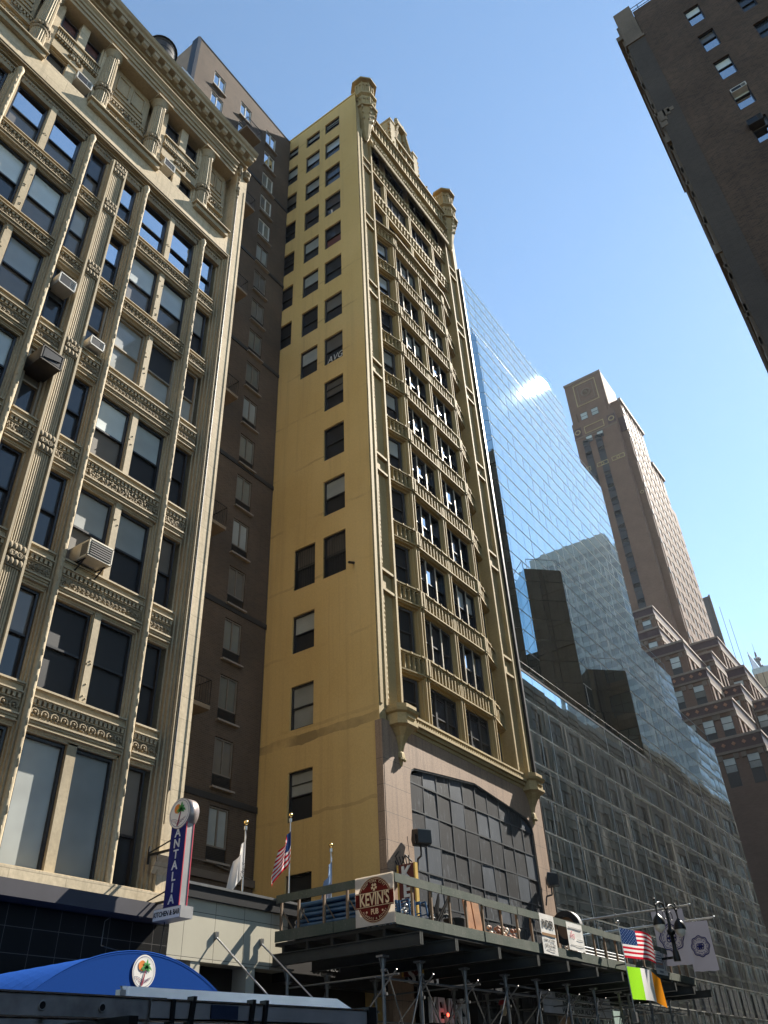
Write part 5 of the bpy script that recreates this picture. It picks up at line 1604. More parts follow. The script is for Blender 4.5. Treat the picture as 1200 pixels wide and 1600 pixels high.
on_deck('silver_pipe_stack','stack of grey pipes on the shed deck behind the hanging flag','pipe stack',lambda t: [(lambda m:[m.tube((29.2+.1*(k%2),12.4+.14*(k%4),5.02+.1*(k//4)),(33.6,12.4+.14*(k%4),5.02+.1*(k//4)),.045,7) for k in range(24)] and m.build('pipes',M['steel'],t))(MB())])
WD = plain('new_orange_plank',(.30,.15,.07),.7,var=.25)
on_deck('plank_stack','stack of reddish brown planks on the shed deck below the arched window','plank stack',lambda t: [(lambda m:[m.box(22.1+.03*(k%3),25.1-.05*(k%2),12.4,13.6,5.0+.07*k,5.06+.07*k) for k in range(5)] and m.build('planks',WD,t))(MB())])
on_deck('leaning_plank','pair of brown boards leaning upright above the plank stack','board',lambda t: [(lambda m:[m.obox((23.6+.5*k,13.3,5.85),(.2,0,.05),(0,.02,0),(-.12,0,.6)) for k in range(2)] and m.build('boards',WD,t))(MB())])
def pile(t):
    m = MB(); rr = random.Random(14)
    for k in range(60): m.ball((24.3+rr.uniform(-.6,.9),12.4+rr.uniform(0,.5),5.05+rr.uniform(0,.55)),rr.uniform(.04,.08),6,5,k%2)
    m.build('couplers',[plain('pale_cast_coupler',(.45,.38,.3),.6,.2),plain('rusty_cast_coupler',(.25,.13,.09),.7,.2)],t)
on_deck('coupler_pile','heap of small pale and rusty couplers on the shed deck left of the white banner','coupler pile',pile)
on_deck('dark_drum','dark cable drum with coiled wire behind the shed railing','cable drum',lambda t:[(lambda m:[m.torus((20.9,12.5,5.3),.22+.012*k,.016,ax=(.4,1,.1),n=16,m=5) for k in range(5)] and (m.lathe([(.3,5.0),(.3,5.5),(.32,5.52),(.1,5.55)],21.5,12.6,14) or m.build('drum',M['ac_dark'],t)))(MB())])

# ================================================================== signs
def flat_sign(name,label,cat,loc,rot):
    t = thing(name,label,cat,loc); t.rotation_euler = rot; return t
def disc(m, cx, cy, r, z, mi=0, n=40, sy=1.0, a0=0, a1=2*PI):
    full = abs(a1-a0-2*PI) < 1e-6
    k = n if full else n+1
    m.face([(cx+r*math.cos(a0+(a1-a0)*i/n),cy+r*sy*math.sin(a0+(a1-a0)*i/n),z) for i in range(k)],mi)
def ringflat(m, cx, cy, r0, r1, z, mi=0, n=48, sy=1.0):
    for i in range(n):
        a, b = 2*PI*i/n, 2*PI*(i+1)/n
        m.face([(cx+r0*math.cos(a),cy+r0*sy*math.sin(a),z),(cx+r1*math.cos(a),cy+r1*sy*math.sin(a),z),(cx+r1*math.cos(b),cy+r1*sy*math.sin(b),z),(cx+r0*math.cos(b),cy+r0*sy*math.sin(b),z)],mi)
def arc_text(parent, s, r, cx, cy, z, a_mid, step, size, mat, inward=False):
    n = len(s)
    bmv = []
    for i,ch in enumerate(s):
        if ch == ' ': continue
        a = a_mid+((n-1)/2-i)*step*(1 if not inward else -1)
        rot = a-PI/2 if not inward else a+PI/2
        text('lettering',ch,size,mat,parent,(cx+r*math.cos(a),cy+r*math.sin(a),z),(0,0,rot),depth=.001)
def merge_children(parent, name):
    """join the single glyph meshes under a sign into one lettering part"""
    kids = [o for o in COL.objects if o.parent == parent and o.name.startswith('lettering')]
    if len(kids) < 2: return
    mb = MB(); mats = []
    for o in kids:
        M4 = Matrix.LocRotScale(o.location,o.rotation_euler,o.scale)
        mt = o.data.materials[0]
        if mt not in mats: mats.append(mt)
        mi = mats.index(mt)
        pts = [M4 @ v.co for v in o.data.vertices]
        mb.mesh_faces(pts,[tuple(p.vertices) for p in o.data.polygons],mi)
    for o in kids: bpy.data.objects.remove(o)
    mb.build(name, mats, parent)
def soccer(m, cx, cy, r, z, w=0, b=1):
    disc(m,cx,cy,r,z,w,24)
    disc(m,cx,cy,r*.33,z+.002,b,5,a0=PI/2,a1=PI/2+2*PI)
    for k in range(5):
        an = PI/2+k*2*PI/5
        disc(m,cx+r*.78*math.cos(an),cy+r*.78*math.sin(an),r*.24,z+.002,b,5,a0=an+PI,a1=an+3*PI)
        a2 = an+PI/5
        m.face([(cx+r*.3*math.cos(an)-.004,cy+r*.3*math.sin(an),z+.002),(cx+r*.3*math.cos(an)+.004,cy+r*.3*math.sin(an),z+.002),(cx+r*.6*math.cos(an)+.004,cy+r*.6*math.sin(an),z+.002),(cx+r*.6*math.cos(an)-.004,cy+r*.6*math.sin(an),z+.002)],b)
    ringflat(m,cx,cy,r*.94,r*1.04,z+.003,b,24)
# ---- round pub banner on the shed corner (faces west)
ks = flat_sign('round_pub_sign','square white vinyl banner with maroon round pub logo on the shed corner','sign',(17.70,12.59,5.55),FACE_W)
mb = MB(); mb.box(-.59,.59,-.57,.56,-.004,.004); mb.build('vinyl',cloth('white_banner_vinyl',(.74,.68,.6),.5),ks)
mb = MB(); disc(mb,0,0,.52,.006,0,56,sy=1.0); ringflat(mb,0,0,.47,.48,.009,1); ringflat(mb,0,0,.505,.515,.009,1)
mb.face([(-.58,-.17,.012),(.58,-.17,.012),(.58,.19,.012),(-.58,.19,.012)],0)
for y in (-.15,.165): mb.face([(-.57,y,.015),(.57,y,.015),(.57,y+.012,.015),(-.57,y+.012,.015)],1)
soccer(mb,0,.29,.095,.014,1,0)
mb.build('roundel',[cloth('maroon_banner_print',(.12,.02,.016),.35),S_GOLD],ks)
text('lettering',"KEVIN'S",.40,S_GOLD,ks,(0,.005,.018),(0,0,0),sx=.66,depth=.002,bold=.008)
text('lettering','PUB',.17,S_GOLD,ks,(0,-.27,.014),(0,0,0),sx=.75,depth=.002,bold=.004)
arc_text(ks,'NEW YORK CITY',.425,0,0,.014,PI/2,.135,.075,S_GOLD)
arc_text(ks,'ALEHOUSE & EATERY',.425,0,0,.014,-PI/2,.115,.068,S_GOLD,True)
for s in (-1,1): text('lettering','•',.2,S_GOLD,ks,(s*.24,-.27,.014),(0,0,0),depth=.002)
merge_children(ks,'lettering')
# ---- vertical blade sign of the pub (faces west)
kb = flat_sign('pub_blade_sign','maroon vertical blade sign with white letters and gilt edge on the granite pier','sign',(23.55,15.45,6.3),FACE_W)
mb = MB(); mb.box(-.30,.30,-1.75,1.45,-.12,.0); mb.build('face',S_MAR,kb)
mb = MB(); mb.box(.30,.36,-1.75,1.45,-.14,.02); mb.box(-.36,-.30,-1.75,1.45,-.14,.02); mb.build('gilt_edge',plain('gilt_trim',(.62,.42,.12),.4,.3),kb)
mb = MB(); mb.path([(-.2,1.45,-.06),(-.05,1.75,-.06),(.2,1.5,-.06)],.025,6); mb.path([(-.33,1.4,-.06),(-.5,1.7,-.06),(-.3,1.9,-.06)],.02,6)
for k in range(5): mb.bar((-.3+.1*k,1.45,-.06),(-.4+.12*k,1.72,-.06),.03)
mb.build('bracket',M['black'],kb)
for i,ch in enumerate("KEVIN'S"): text('lettering',ch,.62,S_LET,kb,(0,1.13-i*.48,.012),(0,0,0),sx=.95,depth=.02,bold=.02)
merge_children(kb,'lettering')
# ---- posters tied to the shed front
def poster(label,x0,x1,z0,z1,build,name='hanging_poster'):
    t = flat_sign(name,label,'poster',((x0+x1)/2,11.94,(z0+z1)/2),FACE_S)
    m = MB(); w=(x1-x0)/2; h=(z1-z0)/2
    n = 6
    for i in range(n):
        a = -w+2*w*i/n; b = -w+2*w*(i+1)/n
        m.face([(a,-h,.006*math.sin(i*1.3)),(b,-h,.006*math.sin((i+1)*1.3)),(b,h,0),(a,h,0)])
    m.build('sheet',S_WHITE,t); build(t,w,h); merge_children(t,'lettering'); return t
BR = plain('brown_print_bar',(.25,.13,.05),.6); RD = plain('crimson_print',(.5,.04,.09),.6); GY = plain('grey_print',(.2,.2,.2),.6)
def p1(t,w,h):
    text('lettering','INDER',.30,S_BLK,t,(0,.27,.016),(0,0,0),sx=.95,depth=.001,bold=.01)
    text('lettering','Dealer not Portfolio',.105,S_BLK,t,(0,-.17,.016),(0,0,0),depth=.001,sx=.85)
    text('lettering','(347) 426-1775',.15,S_BLK,t,(0,-.33,.016),(0,0,0),depth=.001,sx=.8)
    m = MB(); m.box(-w+.02,w-.02,-.06,.02,.013,.016); m.box(-w*.6,w*.6,.43,.435,.013,.016,1)
    for y in (-.46,): m.box(-w*.6,w*.6,y,y+.02,.013,.016,1)
    m.build('print',[BR,GY],t)
poster('tall white contractor poster with black heading and brown bar on the shed railing',25.62,26.64,4.95,6.08,p1)
def p2(t,w,h):
    text('lettering','AYO',.2,RD,t,(-w*.45,.0,.016),(0,0,0),depth=.001,sx=.9)
    m = MB(); disc(m,-w*.5,.13,.05,.016,0,3)
    m.build('print_mark',RD,t)
    m = MB()
    for y,a,b in ((.25,-.9,.9),(.22,-.85,.8),(-.08,.1,.9),(-.27,-.8,.85)): m.box(w*a,w*b,y,y+.018,.013,.016)
    m.build('print',GY,t)
poster('white notice board with small crimson logo, right of the contractor poster',27.6,28.85,5.22,6.04,p2)
def p3(t,w,h):
    m = MB(); m.box(-w+.03,w*.45,-h*.45,h-.04,.013,.016,0); m.box(-w*.6,w*.3,-h*.1,0,.016,.018,2)
    for k in range(5): m.box(-w*.8,w*.3,h*.1+k*.09,h*.1+k*.09+.03,.016,.018,1)
    rr = random.Random(3)
    for k in range(14): m.obox((w*.72+rr.uniform(-.06,.06),-h*.5+k*.06,.014),(.03,.02,0),(-.01,.02,0),(0,0,.002),0)
    m.box(-w*.5,w*.2,-h*.85,-h*.65,.016,.018,0)
    m.build('print',[GY,S_LET,plain('orange_print',(.5,.16,.05),.6)],t)
poster('poster with dark text block and grey margin beneath the twin street lamp',35.6,36.88,5.05,5.83,p3)
# ---- lit letter signs under the shed
kl = thing('pub_letter_sign',"large white pub name letters on the dark shop front behind the scaffolding",'sign',(26.2,15.82,3.72))
text('lettering',"KEVIN'S",.98,plain('white_channel_letter',(.8,.8,.82),.5,var=.03),kl,(0,0,0),FACE_S,sx=.72,depth=.05,bold=.012)
text('lettering','PUB',.30,plain('blue_letter',(.1,.1,.35),.5),kl,(1.65,-.02,-.4),FACE_S,depth=.03)
m = MB(); m.box(-1.9,2.0,.08,.12,-.7,.7); m.build('backboard',M['shadow_black'],kl)
bl = flat_sign('soccer_ball_sign','round black and white soccer ball sign hanging under the shed','sign',(24.1,15.3,4.66),FACE_W)
m = MB(); soccer(m,0,0,.27,.02,0,1); m.lathe([(.27,-.08),(.27,.015)],0,0,24,mi=1); m.build('ball_face',[plain('white_sign_face',(.8,.8,.8),.4),M['black']],bl)
m = MB(); m.bar((0,.27,-.03),(0,.5,-.03),.03); m.build('hanger',M['black'],bl)
nl = thing('red_neon_lamp','small glowing red lamp in the pub window behind the scaffolding','lamp',(25.75,15.6,3.62))
def glow():
    t = NT('red_neon_glow'); return t.done(t.bsdf((.8,.08,.05),.4,emit=(1,.06,.03,1),estr=2.5))
m = MB(); m.torus((0,0,0),.04,.016,ax=(0,1,0),n=12,m=6); m.ball((0,0,0),.035,8,6); m.build('tube',glow(),nl)
m = MB(); m.box(-.02,.02,.05,.3,-.02,.02); m.build('mount',M['black'],nl)
mq = thing('menu_marquee','white letterboard marquee listing meals and drinks under the shed','sign',(32.45,14.0,4.03))
m = MB(); m.box(-3.1,3.05,.03,.25,-.36,.36); m.build('case',M['black'],mq)
m = MB(); m.box(-3.02,2.97,.0,.03,-.32,.32); 
for z in (-.11,.11): m.box(-3.02,2.97,-.012,.0,z-.012,z+.012,1)
m.build('letterboard',[plain('grey_white_letterboard',(.4,.4,.42),.5),GY],mq)
for i,s in enumerate(('BREAKFAST • LUNCH • DINNER • LATE NITES','BUFFALO PIZZA • BEERS ON TAP','HAPPY HOUR ALL DAY')):
    text('lettering',s,.2,S_BLK,mq,(0,-.01,.215-.215*i),FACE_S,depth=.004,sx=1.0 if i < 2 else 1.5,bold=.004)
merge_children(mq,'lettering')
sw = thing('drum_sign','black drum shaped blade sign with brown centre beside the granite pier, above the shed railing','sign',(35.55,15.35,7.05))
m = MB()
def ringx(x0,x1,r0,r1,mi):
    n = 36
    for i in range(n):
        a,b = 2*PI*i/n,2*PI*(i+1)/n
        P = lambda x,r,t: (x,r*math.cos(t),r*math.sin(t))
        m.face([P(x0,r0,a),P(x0,r1,a),P(x0,r1,b),P(x0,r0,b)],mi); m.face([P(x0,r1,a),P(x1,r1,a),P(x1,r1,b),P(x0,r1,b)],mi+1 if mi == 0 else mi); m.face([P(x0,r0,b),P(x1,r0,b),P(x1,r0,a),P(x0,r0,a)],0)
        m.face([P(x1,r0,b),P(x1,r1,b),P(x1,r1,a),P(x1,r0,a)],mi)
ringx(-.15,.15,.42,.66,0)
m.mesh_faces([(-.05,.43*math.cos(2*PI*i/24),.43*math.sin(2*PI*i/24)) for i in range(24)],[tuple(range(24))],2)
m.build('drum',[M['black'],S_GREY,plain('brown_sign_panel',(.2,.1,.05),.6)],sw)
m = MB(); m.tube((0,.6,.2),(0,.62,.2),.04,6); m.bar((0,.64,.3),(0,.64,-.3),.08); m.build('bracket',M['black'],sw)

# ---- tropical roundel used on the blade sign and awning: sun, palm and waves
SUN = plain('orange_sun_print',(.72,.22,.03),.5,var=.3,scale=2); PALM = plain('green_palm_print',(.05,.28,.06),.5); TRK = plain('crimson_trunk_print',(.22,.02,.05),.5); OFFW = plain('off_white_sign_face',(.72,.69,.64),.4,var=.04)
def palm_roundel(parent, cx, cy, r, z):
    m = MB(); disc(m,cx,cy,r,z,0,44); m.build('roundel',OFFW,parent)
    m = MB(); ringflat(m,cx,cy,r*.88,r*.905,z+.004,0)
    for k,(o,l) in enumerate(((0,1),(.09,.9),(.18,.75),(.27,.5))):
        pts = [(cx-r*.82*l+r*1.5*l*i/14, cy-r*.42-r*o+r*.09*math.sin(i*.52+k*.3+.5), z+.004) for i in range(15)]
        for p,q in zip(pts[:-1],pts[1:]): m.face([p,q,(q[0],q[1]+r*.022,q[2]),(p[0],p[1]+r*.022,p[2])],k%2)
    m.build('waves',[S_NAVY,TRK],parent)
    m = MB(); disc(m,cx-r*.22,cy+r*.33,r*.32,z+.006,0,28); m.build('sun',SUN,parent)
    m = MB(); pr = []
    for i in range(9):
        f = i/8; x = cx-r*.12+r*.27*f**.8; y = cy-r*.84+r*1.15*f; w = r*.055*(1.35-f*.8); pr.append((x,y,w))
    for a,b in zip(pr[:-1],pr[1:]): m.face([(a[0]-a[2],a[1],z+.01),(a[0]+a[2],a[1],z+.01),(b[0]+b[2],b[1],z+.01),(b[0]-b[2],b[1],z+.01)])
    m.build('trunk',TRK,parent)
    m = MB(); hx, hy = cx+r*.15, cy+r*.31
    for an,L,dr in ((.15,.48,.3),(.75,.42,.12),(1.5,.42,-.05),(2.3,.42,.12),(3.0,.46,.3),(-.55,.36,.12),(3.75,.36,.12),(-1.1,.28,0),(4.2,.3,0)):
        pts = []
        for i in range(7):
            f = i/6; x = hx+r*L*f*math.cos(an); y = hy+r*L*f*math.sin(an)-r*dr*f*f; w = r*.085*math.sin(PI*min(1,f*.93+.07)); pts.append((x,y,w))
        for a,b in zip(pts[:-1],pts[1:]):
            nx, ny = -(b[1]-a[1]), b[0]-a[0]; l = math.hypot(nx,ny) or 1; nx/=l; ny/=l
            m.face([(a[0]-nx*a[2],a[1]-ny*a[2],z+.013),(b[0]-nx*b[2],b[1]-ny*b[2],z+.013),(b[0]+nx*b[2],b[1]+ny*b[2],z+.013),(a[0]+nx*a[2],a[1]+ny*a[2],z+.013)])
    m.build('fronds',PALM,parent)
an_ = flat_sign('restaurant_blade_sign','vertical blue restaurant blade sign with palm tree roundel on the limestone pier','sign',(13.2,14.88,6.05),FACE_W)
m = MB(); m.box(-.235,.235,-.9,.95,-.23,0); m.build('blade_face',S_NAVY,an_)
m = MB(); m.box(.235,.25,-.9,.95,-.22,-.01); m.build('return_panel',S_GREY,an_)
m = MB(); 
for z in (-.23,-.01): m.box(.25,.262,-.9,.95,z-.012,z+.012)
m.build('red_edge',S_RED,an_)
m = MB(); m.lathe([(.33,-.27),(.35,-.27),(.35,.01),(.33,.012)],0,1.1,36); m.build('drum_case',plain('brown_grey_drum_case',(.25,.21,.2),.35,.5),an_)
palm_roundel(an_,0,1.1,.335,.016)
for i,ch in enumerate('ANTALIA'): text('lettering',ch,.27,S_LET,an_,(0,.66-i*.235,.004),(0,0,0),depth=.006,bold=.004)
m = MB(); m.box(-.5,.36,-1.14,-.9,-.34,.03); m.build('box_sign',S_GREY,an_)
m = MB(); m.face([(-.49,-1.13,.034),(.35,-1.13,.034),(.35,-.91,.034),(-.49,-.91,.034)]); m.build('box_face',OFFW,an_)
text('lettering','KITCHEN & BAR',.145,S_BLK,an_,(-.07,-1.02,.037),(0,0,0),sx=.78,depth=.002,bold=.004)
merge_children(an_,'lettering')
m = MB()
for y in (.38,-.72): m.bar((-.235,y,-.15),(-1.1,y,-.15),.05); m.bar((-.235,y+.25,-.15),(-1.1,y+.05,-.15),.025); m.bar((-1.1,y-.2,-.15),(-1.1,y+.2,-.15),.04); m.bar((-.8,y,-.15),(-.8,y-.18,-.15),.02)
m.path([(-.3,-1.1,-.15),(-.33,-1.5,-.15),(-.4,-2.4,-.15)],.012,5)
m.build('mounting_bracket',M['black'],an_)

# ---- blue barrel awning
aw = thing('blue_barrel_awning','bright blue barrel awning with palm tree roundel over the restaurant door','awning',(10.55,12.4,0))
AWC = cloth('royal_blue_canvas',(.016,.058,.24),.1,.6)
Rr, cz = 3.45, .34
amax = math.asin(2.2/Rr)
def arcp(i,n): 
    a = -amax+2*amax*i/n; return (Rr*math.sin(a), cz+Rr*math.cos(a))
m = MB(); n = 26; arc = [arcp(i,n) for i in range(n+1)]
m.face([(x,0,z) for x,z in arc]+[(arc[-1][0],0,2.5),(arc[0][0],0,2.5)])
m.build('front_panel',AWC,aw)
m = MB(); nr = 9
for k in range(nr*3):
    y0 = 3.6*k/(nr*3); y1 = 3.6*(k+1)/(nr*3)
    s0 = -.06*math.sin(PI*((k%3)/3)); s1 = -.06*math.sin(PI*(((k+1)%3)/3))
    for i in range(n):
        (xa,za),(xb,zb) = arc[i],arc[i+1]
        m.face([(xa,y0,za+s0),(xb,y0,zb+s0),(xb,y1,zb+s1),(xa,y1,za+s1)],0,True)
m.build('barrel_cover',AWC,aw)
m = MB()
for y in (.0,3.55): m.path([(x,y+.02,z-.02) for x,z in arc],.025,5)
for s in (-1,1): m.tube((s*2.2,.03,0),(s*2.2,.03,2.9),.03,8); m.tube((s*2.2,.03,2.5),(s*2.2,3.6,2.5),.025,6)
m.path([(arc[k][0],.01,arc[k][1]+.012) for k in range(n+1)],.012,4)
m.build('frame',AWC,aw)
e = bpy.data.objects.new('awning_emblem',None); COL.objects.link(e); e.parent = aw; e.location = (0.0,-.012,3.5); e.rotation_euler = FACE_S; e.scale=(1,1.02,1)
palm_roundel(e,0,0,.25,.004)
m = MB(); m.path([(1.9,3.5,5.0),(1.72,3.45,4.9),(1.6,3.3,4.4),(1.55,1.2,3.85)],.008,4); m.build('tie_wire',M['steel_dark'],aw)

# ---- floodlights
def flood(label,x,y,z,ang):
    t = thing('floodlight',label,'floodlight',(x,y,z),ang,'floodlights at the granite base')
    m = MB(); m.extrude([(-.22,.22),(.2,.3),(.28,-.02),(.2,-.24),(-.24,-.2)],'x',-.26,.26); m.build('housing',plain('black_lamp_housing',(.02,.02,.021),.45,.3),t)
    m = MB(); m.obox((0,.0,.272),(.25,0,0),(0,.2,.035),(0,-.003,.012)); m.build('top_plate',S_GREY,t)
    m = MB(); m.path([(0,.1,-.2),(0,.1,-.55),(0,.35,-.6),(0,.42,-.95)],.035,6); m.box(-.32,-.28,-.1,.1,-.2,.1); m.box(.28,.32,-.1,.1,-.2,.1); m.bar((-.32,0,-.22),(.32,0,-.22),.04)
    for k in range(4): m.bar((-.4,.3,.1),(-.5+.06*k,.35,-.4-.1*k),.02)
    m.build('bracket',M['black'],t)
flood('grey topped floodlight on a bracket at the left end of the arched window',24.62,15.45,8.75,-.5)
flood('black floodlight on a bracket at the right granite pier',35.0,15.45,8.85,.5)

# ---- twin street lamp rising through the shed
lp = thing('twin_street_lamp','black ornate twin headed street lamp bracketed above the far end of the shed railing','street lamp',(36.45,11.3,0))
LZ = -.42
BLK = plain('black_cast_iron',(.008,.009,.01),.35,.3)
m = MB(); m.bar((0,0,6.1),(0,1.0,6.1),.09); m.bar((0,.9,6.1),(0,.75,5.9),.05); m.lathe([(.14,5.95),(.15,6.0),(.13,6.3),(.1,6.36),(.09,6.4),(.08,6.9),(.17,6.95),(.18,7.08),(.1,7.15),(.07,7.3),(.04,7.9)],0,0,12)
m.build('shaft',BLK,lp)
lampm = plain('lamp_bowl_glass',(.62,.6,.55),.12)
for s in (-1,1):
    m = MB(); pts = []
    for k in range(13):
        a = PI-PI*k/12; pts.append((s*(.5+.5*math.cos(a)),0,7.55+.55*math.sin(a)+(0 if k < 7 else .12*(k-6)/6)))
    pts = [(0,0,7.1)]+pts
    m.path(pts,.032,6); m.torus((s*.3,0,7.65),.16,.018,ax=(0,1,0),n=14,m=5)
    m.tube((s*1.0,0,7.55),(s*1.0,0,8.15),.03,6); m.ball((s*1.0,0,8.18),.05,6,5); m.ball((s*1.0,0,7.95),.06,6,5)
    a_ = m.build('arm',BLK,lp)
    m = MB(); m.lathe([(.05,7.62),(.09,7.57),(.17,7.5),(.23,7.4),(.26,7.27),(.26,7.2)],s*1.0,0,16); m.build('lamp_hood',BLK,a_)
    m = MB(); m.lathe([(.22,7.2),(.22,7.14),(.18,7.03),(.09,6.95),(.02,6.92)],s*1.0,0,16); m.build('lamp_bowl',lampm,a_)
lp.rotation_euler = (0,0,R(-7)); lp.location.z = -.3; lp.scale = (.93,.93,.97)

# ================================================================== van with ladders beside the camera
van = thing('work_van','dark work van parked beside the near kerb with a ladder rack on its roof','van',(2.6,4.15,0))
VP = plain('dark_grey_van_paint',(.03,.032,.036),.3,.3,coat=1)
m = MB()
m.extrude([(-2.2,.35),(2.5,.35),(2.55,.8),(1.75,1.05),(1.1,1.72),(.9,1.8),(-2.1,1.82),(-2.25,1.6)],'y',-.85,.85); m.build('body',VP,van)
m = MB()
for s in (-1,1):
    y = s*.856
    m.face([(-2.0,y,1.1),(-.5,y,1.1),(-.5,y,1.65),(-2.0,y,1.65)][::s]); m.face([(-.35,y,1.1),(1.35,y,1.1),(.95,y,1.65),(-.35,y,1.65)][::s])
m.build('side_window',M['p_dark'],van)
for sx in (-1.4,1.6):
    for s in (-1,1):
        m = MB(); m.tube((sx,s*.62,.33),(sx,s*.86,.33),.33,20); w = m.build('wheel',M['black'],van); m = MB(); m.tube((sx,s*.84,.33),(sx,s*.87,.33),.2,14); m.build('rim',M['steel'],w)
m = MB()
for x in (-1.2,.1,1.3):
    m.bar((x,-.95,1.9),(x,.85,1.9),.05)
    for s in (-.8,.75): m.bar((x,s,1.78),(x,s,1.9),.05)
m.build('roof_rack',M['black'],van)
lad = thing('extension_ladder','aluminium extension ladder with rung holes strapped on the van roof','ladder',(0,0,0))
ALU = plain('dull_aluminium',(.36,.35,.33),.45,.2,.3,scale=9)
def lz(x): return 2.008+(x-2.18)*.0107
def rail_c(mb,x0,x1,y,dz,h=.092,t=.03,hole=True,mi=0):
    a, b = lz(x0)+dz, lz(x1)+dz
    P = lambda x,y_,z: (x,y_,z)
    for (yy0,yy1,za,zb) in ((y,y+.004,-h,0),(y,y+t,-.006,0),(y,y+t,-h,-h+.006)):
        mb.mesh_faces([(x0,yy0,a+za),(x1,yy0,b+za),(x1,yy1,b+za),(x0,yy1,a+za),(x0,yy0,a+zb),(x1,yy0,b+zb),(x1,yy1,b+zb),(x0,yy1,a+zb)],[(0,3,2,1),(4,5,6,7),(0,1,5,4),(1,2,6,5),(2,3,7,6),(3,0,4,7)],mi)
m = MB(); rail_c(m,.3,3.05,3.4,0); rail_c(m,.3,3.05,3.82,0); m.build('base_rail',ALU,lad)
m = MB()
for x0,x1,y,dz in ((.3,3.05,3.397,.001),(2.95,4.66,3.382,-.003)):
    for d in (0,-.086): m.bar((x0,y+.012,lz(x0)+dz+d),(x1,y+.012,lz(x1)+dz+d),.028,.007)
m.build('rail_highlight',plain('highlight_aluminium',(.6,.6,.58),.22,.9,.05),lad)  # brighter strips stand in for the highlight along the rail edges
m = MB(); rail_c(m,2.95,4.66,3.385,-.004,.08); rail_c(m,2.95,4.66,3.8,-.004,.08); rail_c(m,1.0,4.9,3.42,-.115,.07); m.build('fly_rail',plain('bright_aluminium',(.42,.41,.39),.4,.2,.2),lad)
m = MB(); h_ = MB()
x = .55
while x < 4.6:
    z = lz(x)-.045; m.tube((x,3.4,z),(x,3.82,z),.017,8)
    h_.tube((x,3.396,z),(x,3.399,z),.0145,14); m.torus((x,3.398,z),.016,.004,ax=(0,1,0),n=14,m=4); x += .305
m.build('rung',ALU,lad); h_.build('rung_hole',M['black'],lad)
m = MB()
for x in (3.08,): m.box(x-.012,x+.012,3.375,3.42,lz(x)-.1,lz(x)+.0)
m.build('strap',M['black'],lad)
for x in (3.2,3.62,3.72):
    m = MB(); m.obox((x,3.39,lz(x)-.05),(.012,0,.0),(0,.022,0),(.008,0,.066)); m.build('strap',M['black'],lad)
m = MB(); m.box(4.64,4.72,3.37,3.84,lz(4.7)-.1,lz(4.7)+.012)
m.build('end_cap',M['black'],lad)
m = MB(); m.box(3.33,3.52,3.378,3.383,lz(3.4)-.075,lz(3.4)-.015); m.build('warning_label',plain('navy_label',(.015,.03,.07),.5),lad)
m = MB(); m.box(2.78,2.815,3.41,3.44,lz(2.8),lz(2.8)+.03); m.build('white_clip',S_WHITE,lad)
rb = thing('white_roof_board','folded white sheet metal tray lying behind the ladder on the van roof','tray',(0,0,0))
m = MB()
m.mesh_faces([(3.45,4.22,2.168),(5.42,4.22,2.195),(5.6,4.02,2.03),(3.38,4.02,2.0),(3.45,4.24,2.168),(5.42,4.24,2.195),(5.6,4.04,2.03),(3.38,4.04,2.0)],[(0,1,2,3),(7,6,5,4),(3,2,6,7),(1,0,4,5)])
m.box(3.4,5.4,4.24,4.9,2.0,2.1)
m.build('sheet',plain('white_sheet_paint',(.8,.77,.7),.45,var=.08),rb)
m = MB()
for k,x in enumerate((3.45,3.75,4.05,4.32,4.58)):
    z = lz(x); m.mesh_faces([(x-.13,3.84,z),(x+.1,3.84,z+.022),(x+.13,3.84,z-.002),(x-.13,3.9,z),(x+.1,3.9,z+.022),(x+.13,3.9,z-.002)],[(0,1,2),(3,5,4),(0,3,4,1),(1,4,5,2)])
m.build('fold',ALU,rb)
# wall lantern with a red cap by the pub door
wl = thing('wall_lantern','small lantern with a red cap on the dark pub front behind the scaffolding','lantern',(29.5,15.6,4.0))
m = MB(); m.lathe([(.07,-.28),(.11,-.2),(.11,.0),(.06,.05)],0,0,10); m.build('lamp_body',plain('cream_lantern_glass',(.5,.42,.28),.4),wl)
m = MB(); m.lathe([(.14,.05),(.15,.1),(.1,.2),(.02,.26)],0,0,10); m.build('lamp_cap',plain('red_lantern_cap',(.5,.06,.06),.5),wl)
m = MB(); m.bar((0,0,.1),(0,.35,.1),.03); m.build('bracket',M['black'],wl)
# ---- summer haze between the buildings
HAZE = .00011
def haze_mat():
    m = bpy.data.materials.new('haze_air'); m.use_nodes = True; n = m.node_tree.nodes; n.clear()
    o = n.new('ShaderNodeOutputMaterial'); v = n.new('ShaderNodeVolumePrincipled')
    v.inputs['Color'].default_value = (.92,.95,1,1); v.inputs['Density'].default_value = HAZE; v.inputs['Anisotropy'].default_value = .3
    m.node_tree.links.new(v.outputs[0], o.inputs['Volume']); return m
mb = MB(); mb.box(-1000,1600,-1000,1000,-1.2,172)
hz = mb.build('haze', haze_mat()); tag(hz, kind='stuff')

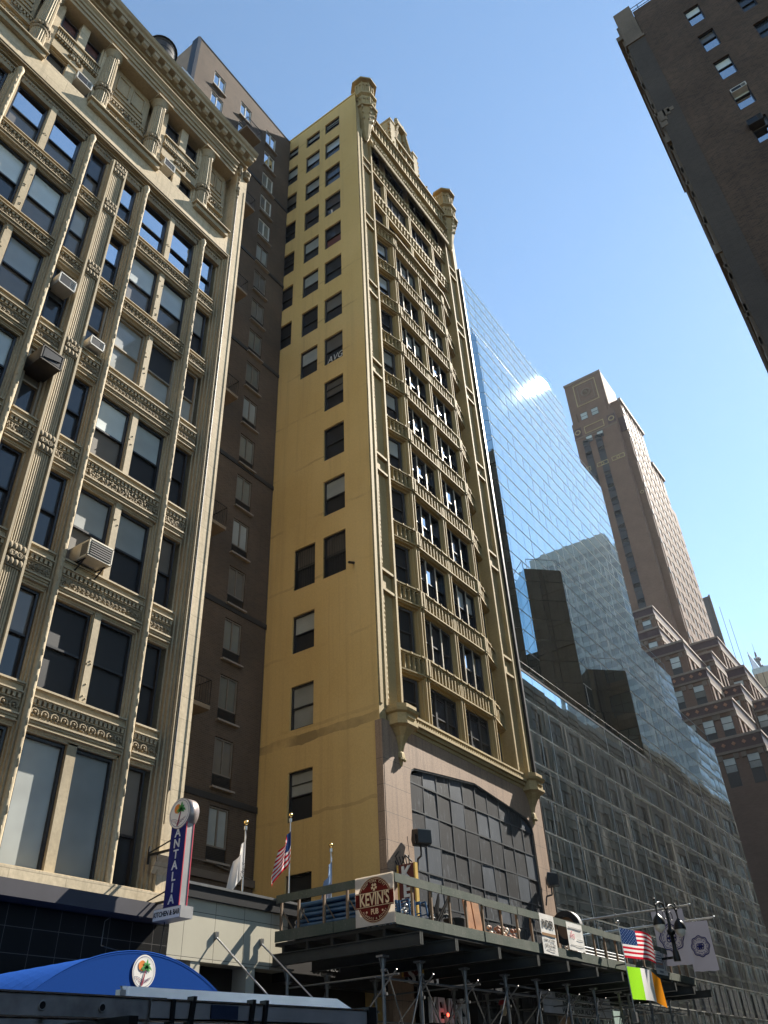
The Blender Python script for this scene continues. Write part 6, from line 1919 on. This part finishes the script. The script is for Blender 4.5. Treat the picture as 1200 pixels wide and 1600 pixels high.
# ================================================================== camera, sun and sky
CAM_ROWS = [[0.57650121, -0.46068529, -0.67484473], [-0.81607721, -0.36586679, -0.44739187], [-0.04079642, 0.80864736, -0.58687741]]
LENS = 37.7840
SUN_E = 5.0; SKY_E = 0.077; AIR = 1.0; DUST = 0.06; OZ = 0.5; EXPO = 1.6; TINT = (.94,1.04,1.02)

cam = bpy.data.cameras.new('camera'); co = bpy.data.objects.new('camera', cam); COL.objects.link(co)
m4 = Matrix.Identity(4)
for i in range(3):
    for j in range(3): m4[i][j] = CAM_ROWS[i][j]
m4[2][3] = 1.6
co.matrix_world = m4
cam.lens = LENS; cam.sensor_fit = 'HORIZONTAL'; cam.sensor_width = 36; cam.clip_start = .05; cam.clip_end = 4000
scene.camera = co
SUN = Vector((.697,-.2215,.69)).normalized()
sl = bpy.data.lights.new('sun','SUN'); sl.energy = SUN_E; sl.angle = R(.53); sl.color = (1,.93,.82)
so = bpy.data.objects.new('sun', sl); COL.objects.link(so); so.rotation_euler = (-SUN).to_track_quat('-Z','Y').to_euler()
w = bpy.data.worlds.new('World'); scene.world = w; w.use_nodes = True
nt = w.node_tree; nt.nodes.clear()
st = nt.nodes.new('ShaderNodeTexSky'); st.sky_type = 'NISHITA'; st.sun_disc = False
st.sun_elevation = math.asin(SUN.z); st.sun_rotation = math.atan2(SUN.x, SUN.y); st.altitude = 0; st.air_density = AIR; st.dust_density = DUST; st.ozone_density = OZ
bg = nt.nodes.new('ShaderNodeBackground'); bg.inputs[1].default_value = SKY_E
ou = nt.nodes.new('ShaderNodeOutputWorld'); mx = nt.nodes.new('ShaderNodeMix'); mx.data_type = 'RGBA'; mx.blend_type = 'MULTIPLY'; mx.inputs[0].default_value = 1; mx.inputs[7].default_value = (*TINT,1); nt.links.new(st.outputs[0],mx.inputs[6]); nt.links.new(mx.outputs[2],bg.inputs[0]); nt.links.new(bg.outputs[0],ou.inputs[0])
scene.view_settings.view_transform = 'Standard'; scene.view_settings.look = 'None'; scene.view_settings.exposure = EXPO; scene.view_settings.gamma = 1
scene.cycles.max_bounces = 8; scene.cycles.glossy_bounces = 5; scene.cycles.diffuse_bounces = 4; scene.cycles.transmission_bounces = 3
scene.cycles.sample_clamp_indirect = 6; scene.cycles.caustics_reflective = False; scene.cycles.caustics_refractive = False
scene.cycles.use_denoising = True
